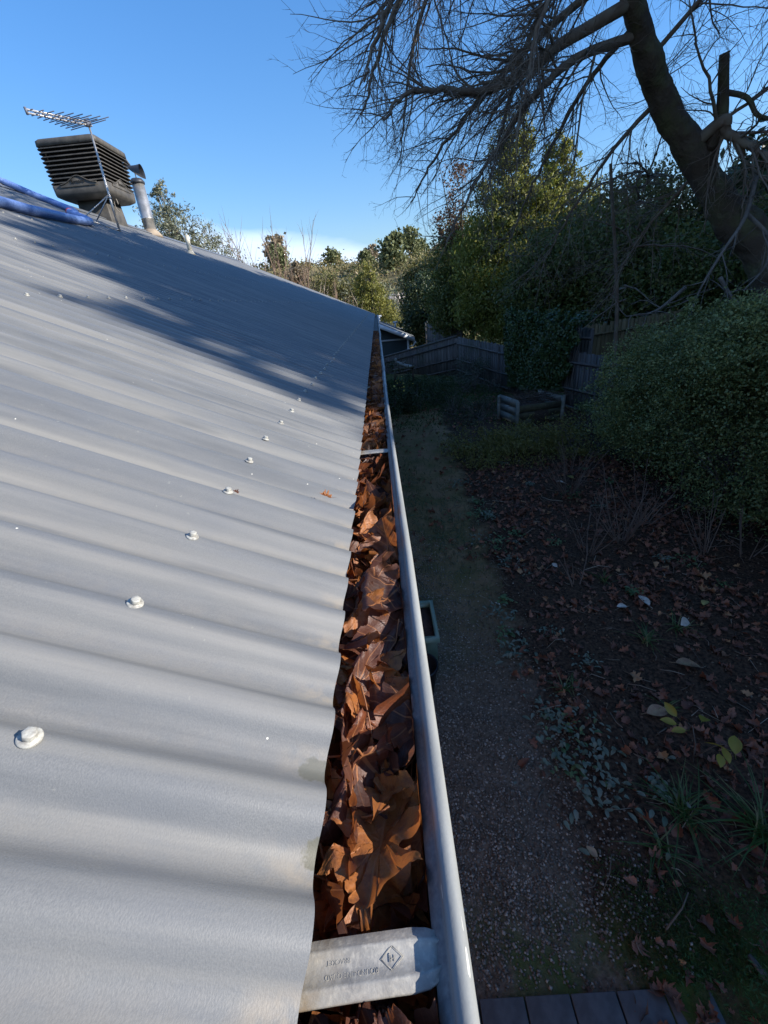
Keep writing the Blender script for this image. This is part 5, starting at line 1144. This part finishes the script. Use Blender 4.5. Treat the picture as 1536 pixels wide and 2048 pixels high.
for k, (x, y, n, sz, lb) in enumerate([(1.22, 2.12, 110, .085, 'silver-green leafy plant at the gravel edge, upper of the two biggest clumps'), (1.28, 1.72, 120, .095, 'largest silver-green spreading plant beside the near gravel'), (1.10, 3.40, 44, .085, 'silver-green plant halfway along the bed edge, with broad leaves'), (1.05, 2.92, 50, .09, 'silver-green plant with one pale leaf between the two gravel-edge clumps'), (1.52, 4.12, 18, .06, 'small silver plant at the bed edge below the bare stems'), (1.67, 4.72, 16, .06, 'tiny silver plant furthest up the bed edge'), (1.50, 4.42, 12, .05, 'tiniest silver sprig between two small silver plants'), (3.1, 5.6, 26, .09, 'silver-green plant at the foot of the hedge')]):
    rosette('silver_plant', lb, x, y, n, sz, silv, 640 + k, 'silver plants edging the bed', spread=.035 + n * .0011, up=1.0)
for k, (x, y, n, h_, lb) in enumerate([(1.35, 2.45, 16, .16, 'small strappy green tuft beside the silver plants'), (2.25, 2.9, 26, .20, 'bright green grassy tuft in the middle of the bed'), (2.32, 3.85, 22, .16, 'green tuft below the fullest bare shrub'), (1.70, 1.50, 60, .30, 'loose arching grass clump above the corner ground cover'), (2.05, 1.35, 80, .38, 'largest bright strappy clump at the right edge'), (1.45, 1.30, 22, .22, 'thin arching grass tuft with a straw-coloured blade near the paving'), (2.6, 3.0, 18, .2, 'green tuft near the pair of pale fallen leaves'), (2.0, 2.2, 14, .14, 'low spidery green tuft next to a spotted fallen leaf')]):
    r = np.random.default_rng(660 + k); z = float(gz(x, y)); t = thing('grass_tuft', lb, 'plant', (x, y, z), 'strappy green tufts in the bed'); b = MB()
    for q in range(n):
        a = r.uniform(0, 6.28); s_ = r.uniform(.3, 1.3); d = np.array([math.cos(a) * s_, math.sin(a) * s_, 1.]); d /= np.linalg.norm(d); L_ = h_ * r.uniform(.6, 1.3); uu = np.linspace(0, 1, 6); sd = np.cross(d, [0, 0, 1.]); sd /= np.linalg.norm(sd); P = []
        for u in uu: m0 = np.array([x, y, z]) + np.array([r.normal() * .0, 0, 0]) + d * L_ * u + np.array([d[0], d[1], -1.1]) * L_ * .45 * u * u; wv = .0045 * (1 - u) ** .6 + .0004; P += [m0 - sd * wv, m0 + sd * wv]
        kk = np.arange(5)[:, None] * 2; b.add(np.array(P) + [r.normal() * .03, r.normal() * .03, 0], kk + [[0, 1, 3, 2]])
    b.build('blades', grs, t)

# big pale fallen leaves and the yellow-leaved sprig
def big_leaf(o_name, lb, P, sz, rz_, mat, tilt=(.1, .1), group=None, parent=None, w=.34, cat='leaf', cup=.25):
    uu = np.linspace(0, 1, 9); V = []
    for u in uu:
        wv = w * math.sin(math.pi * min(u * .97 + .03, 1)) ** .8 * (1 - .25 * u)
        for s_ in (-1, -.5, 0, .5, 1): V.append((s_ * wv * sz, (u - .5) * sz, (abs(s_) ** 2) * wv * cup * sz + .06 * sz * math.sin(u * 3.1)))
    V = np.array(V); i = np.arange(8)[:, None] * 5; j = np.arange(4)[None]; F = np.stack([i + j, i + j + 1, i + j + 6, i + j + 5], -1).reshape(-1, 4); b = MB(); mb = MB(); mb.tube([(0, -.5 * sz, 0), (0, -.62 * sz, -.01 * sz), (0.02 * sz, -.8 * sz, 0)], sz * .012, 4)
    e = euler(tilt[0], tilt[1], rz_); b.add(V @ e.T + P, F); b.add(mb.V[0] @ e.T + P, mb.F[0]); o = b.build(o_name, mat, parent, smooth=True, loc=tuple(P) if parent is None else None)
    return o if parent is not None else tag(o, lb, cat, group)


whm = pm('pale_leaf', (.55, .50, .42), (.40, .34, .27), .6, 30); tnm = pm('tan_leaf', (.34, .22, .11), (.22, .12, .07), .55, 25); tym = pm('yellow_brown_leaf', (.42, .34, .10), (.26, .18, .07), .55, 25)
for x, y, sz, rz_, mt, lb in ((2.49, 3.38, .15, .2, whm, 'largest whitish fallen leaf, right of the pair in the middle of the bed'), (2.27, 3.36, .11, 1.7, whm, 'smaller whitish fallen leaf, left of the pair in the middle of the bed'), (3.01, 3.26, .11, 2.3, tym, 'yellowish curled fallen leaf right of the whitish pair'), (2.68, 3.05, .15, 2.1, whm, 'pale edge-on fallen leaf below the whitish pair'), (2.40, 2.56, .19, -1.7, tnm, 'long tan pointed fallen leaf on the dark soil'), (1.92, 2.16, .17, -1.5, tnm, 'spotted tan fallen leaf with a pale stalk above the yellow sprig'), (2.88, 6.5, .16, 1.2, whm, 'white fallen leaf at the foot of the front bare shrub'), (3.1, 6.65, .15, .3, ybm, 'yellow fallen leaf in the bare shrub by the hedge'), (1.05, 1.32, .07, .8, tnm, 'orange-brown scrap of leaf by the mossy patch'), (1.08, 3.55, .06, .8, whm, 'small pale leaf beside the silver plant'), (1.9, 4.15, .08, .3, whm, 'tiny pale leaf beside the bed-edge twigs')):
    big_leaf('fallen_leaf', lb, np.array([x, y, float(gz(x, y)) + .04]), sz, rz_, mt, (rng.normal() * .2, rng.normal() * .2))
t = thing('yellow_leaved_sprig', 'yellow-leaved sprig with seven oval leaves rising out of the bed', 'plant', (1.95, 1.80, float(gz(1.95, 1.8)))); r = np.random.default_rng(3)
b = MB(); b.tube([(1.95, 1.80, -2.6), (1.90, 1.78, -2.35), (1.86, 1.80, -2.2)], [.006, .004, .003], 5); b.tube([(1.93, 1.79, -2.5), (1.98, 1.74, -2.33), (1.98, 1.68, -2.22)], [.005, .004, .003], 5); b.build('stem', bark2, t)
for x, y, z, rz_, sz in ((1.80, 1.93, -2.20, .1, .10), (1.73, 1.84, -2.20, 1.2, .095), (1.76, 1.78, -2.21, 1.5, .085), (1.95, 1.83, -2.19, -.9, .115), (1.90, 1.66, -2.20, .8, .11), (2.02, 1.66, -2.2, -.6, .13), (1.88, 1.58, -2.22, 2.6, .09), (1.95, 1.62, -2.24, 3.0, .09)): big_leaf('leaf', '', np.array([x, y, z]), sz, rz_, ybm, (r.normal() * .25, r.normal() * .25), parent=t, w=.30)

# planter, pot, paving
cer = pm('glazed_planter', (.20, .27, .21), (.14, .20, .15), .45, 7); t = thing('planter', 'pale green rectangular planter on the gravel tight beside the gutter', 'planter', (.22, 3.15, -2.6))
px0, px1, py0, py1, pz = .14, .390, 2.86, 3.40, -2.30
b = MB(); o_ = [(px0 + .02, py0 + .02), (px1 - .02, py0 + .02), (px1 - .02, py1 - .02), (px0 + .02, py1 - .02)]
b.add([(x, y, -2.6) for x, y in o_] + [(x, y, pz - .04) for x, y in o_], [(3, 2, 1, 0), (0, 1, 5, 4), (1, 2, 6, 5), (2, 3, 7, 6), (3, 0, 4, 7)]); b.build('box', cer, t)
b = MB(); R1 = [(px0, py0), (px1, py0), (px1, py1), (px0, py1)]; R2 = [(px0 + .035, py0 + .035), (px1 - .035, py0 + .035), (px1 - .035, py1 - .035), (px0 + .035, py1 - .035)]
b.add([(x, y, pz - .05) for x, y in R1] + [(x, y, pz) for x, y in R1] + [(x, y, pz) for x, y in R2] + [(x, y, pz - .06) for x, y in R2], [(k, (k + 1) % 4, (k + 1) % 4 + 4, k + 4) for k in range(4)] + [(k + 4, (k + 1) % 4 + 4, (k + 1) % 4 + 8, k + 8) for k in range(4)] + [(k + 8, (k + 1) % 4 + 8, (k + 1) % 4 + 12, k + 12) for k in range(4)]); b.build('rim', cer, t)
b = MB(); b.box(((px0 + px1) / 2, (py0 + py1) / 2, pz - .075), (px1 - px0 - .06, py1 - py0 - .06, .02)); b.build('soil', pm('potting_soil', (.10, .045, .03), (.04, .02, .015), .95, 40), t)
t = thing('plant_pot', 'round black plastic pot beside the green planter, half hidden by the gutter', 'plant pot', (.20, 2.62, -2.6)); bp = pm('black_plastic', (.012, .012, .014), rough=.4)
b = MB(); b.lathe((.20, 2.60, -2.6), [(.10, 0), (.13, .24), (.142, .245), (.142, .275), (.128, .276), (.12, .23), (.01, .23)], 24); b.build('pot', bp, t, smooth=True)
pvm = pm('paver_concrete', (.095, .100, .105), (.065, .068, .072), .9, 18, bump=.3, bscale=160, bdist=.003)
t = None
for k in range(6):
    b = MB(); x = .072 + .2115 * k; y = .778; b.box((x + .1035, y - .21, -2.585), (.204, .415, .05), np.array(Matrix.Rotation(rng.normal() * .004, 3, 'Z'))); o = b.build('paver', pvm, loc=(x + .1, y - .2, -2.59))
    bv = o.modifiers.new('edge', 'BEVEL'); bv.width = .004; bv.segments = 2; tag(o, 'grey rectangular concrete paver in the row at the bottom of the garden', 'paver', 'row of grey pavers')
for k in range(6):
    b = MB(); x = -.02 + .2115 * k; b.box((x + .1035, .352, -2.587), (.204, .415, .05)); o = b.build('paver', pvm, loc=(x + .1, .35, -2.59)); tag(o, 'grey rectangular concrete paver in the row at the bottom of the garden', 'paver', 'row of grey pavers')
# timber seat / lizard-like driftwood ornament on a stand by the back fence
t = thing('wooden_bench', 'dark timber bench with a pale piece of driftwood in front of the cap-rail fence', 'bench', (.9, 19.5, -2.95)); b = MB(); b.box((1.05, 19.6, -2.25), (1.0, .35, .05), euler(0, -.12, -.2)); b.build('seat', bark, t)
for x in (.65, 1.45): b = MB(); b.box((x, 19.6, -2.6), (.08, .30, .66)); b.build('leg', bark, t)
b = MB(); b.tube(spline([(.72, 19.5, -1.80), (.76, 19.5, -1.95), (.95, 19.5, -2.05), (1.15, 19.5, -2.14), (1.40, 19.5, -2.22)], 5), np.linspace(.05, .09, 21), 8); b.tube([(.95, 19.5, -2.05), (1.15, 19.4, -1.92)], [.03, .015], 5); o = b.build('driftwood', pm('driftwood_grey', (.34, .36, .34), (.24, .25, .23), .8, 9), smooth=True); tag(o, 'pale grey forked driftwood piece resting on the timber bench', 'driftwood')

# sticks, straw and crumbs of bark on the bed
r = np.random.default_rng(700); b = MB()
for q in range(520):
    x = r.uniform(.9, 4.6); y = r.uniform(.8, 7.2); z = float(gz(x, y)) + .012 + r.uniform(0, .03); L_ = r.uniform(.03, .22) * (1.6 if q % 9 == 0 else 1); a = r.uniform(0, 6.28); d = np.array([math.cos(a), math.sin(a), r.normal() * .12]); k_ = r.normal(size=3) * .12 * L_
    b.tube([(x, y, z), np.array([x, y, z]) + d * L_ * .5 + k_, np.array([x, y, z]) + d * L_], [.0028, .0022, .0012] if q % 4 else [.005, .004, .003], 4)
o = b.build('twigs', leafmat('stick_bark', (.10, .075, .055), (.24, .19, .14), (.34, .29, .22), .85, 0)); tag(o, 'loose sticks, straw and stalks lying over the bed', 'twigs', kind='stuff')
r = np.random.default_rng(701); n = 9000; x = r.uniform(.85, 5, n); y = r.uniform(.8, 7.5, n); b = MB(); leafquads(b, np.stack([x, y, gz(x, y) + .006], -1), .022, (0, 0, 2.5), 1.6, r)
o = b.build('leaf_crumbs', leafmat('crumb', (.05, .03, .02), (.14, .085, .055), (.20, .15, .10), .9, 0)); tag(o, 'small broken bits of bark and leaf covering the soil', 'bark crumbs', kind='stuff')

# low green plants scattered over the bed and along the path edge
r = np.random.default_rng(720); gm = leafmat('low_plant_leaf', (.07, .13, .05), (.12, .19, .07), (.17, .21, .09), .6, .25)
for k in range(34):
    y = r.uniform(1.3, 7.6); x = (.98 + .06 * y + r.normal() * .10) if k % 2 else r.uniform(1.4, 3.6)
    rosette('low_plant', 'small low green-leaved plant growing among the fallen leaves of the bed', x, y, int(r.integers(16, 44)), r.uniform(.06, .11), gm if k % 3 else silv, 721 + k, 'low plants scattered over the bed', up=1.1, spread=r.uniform(.03, .10))
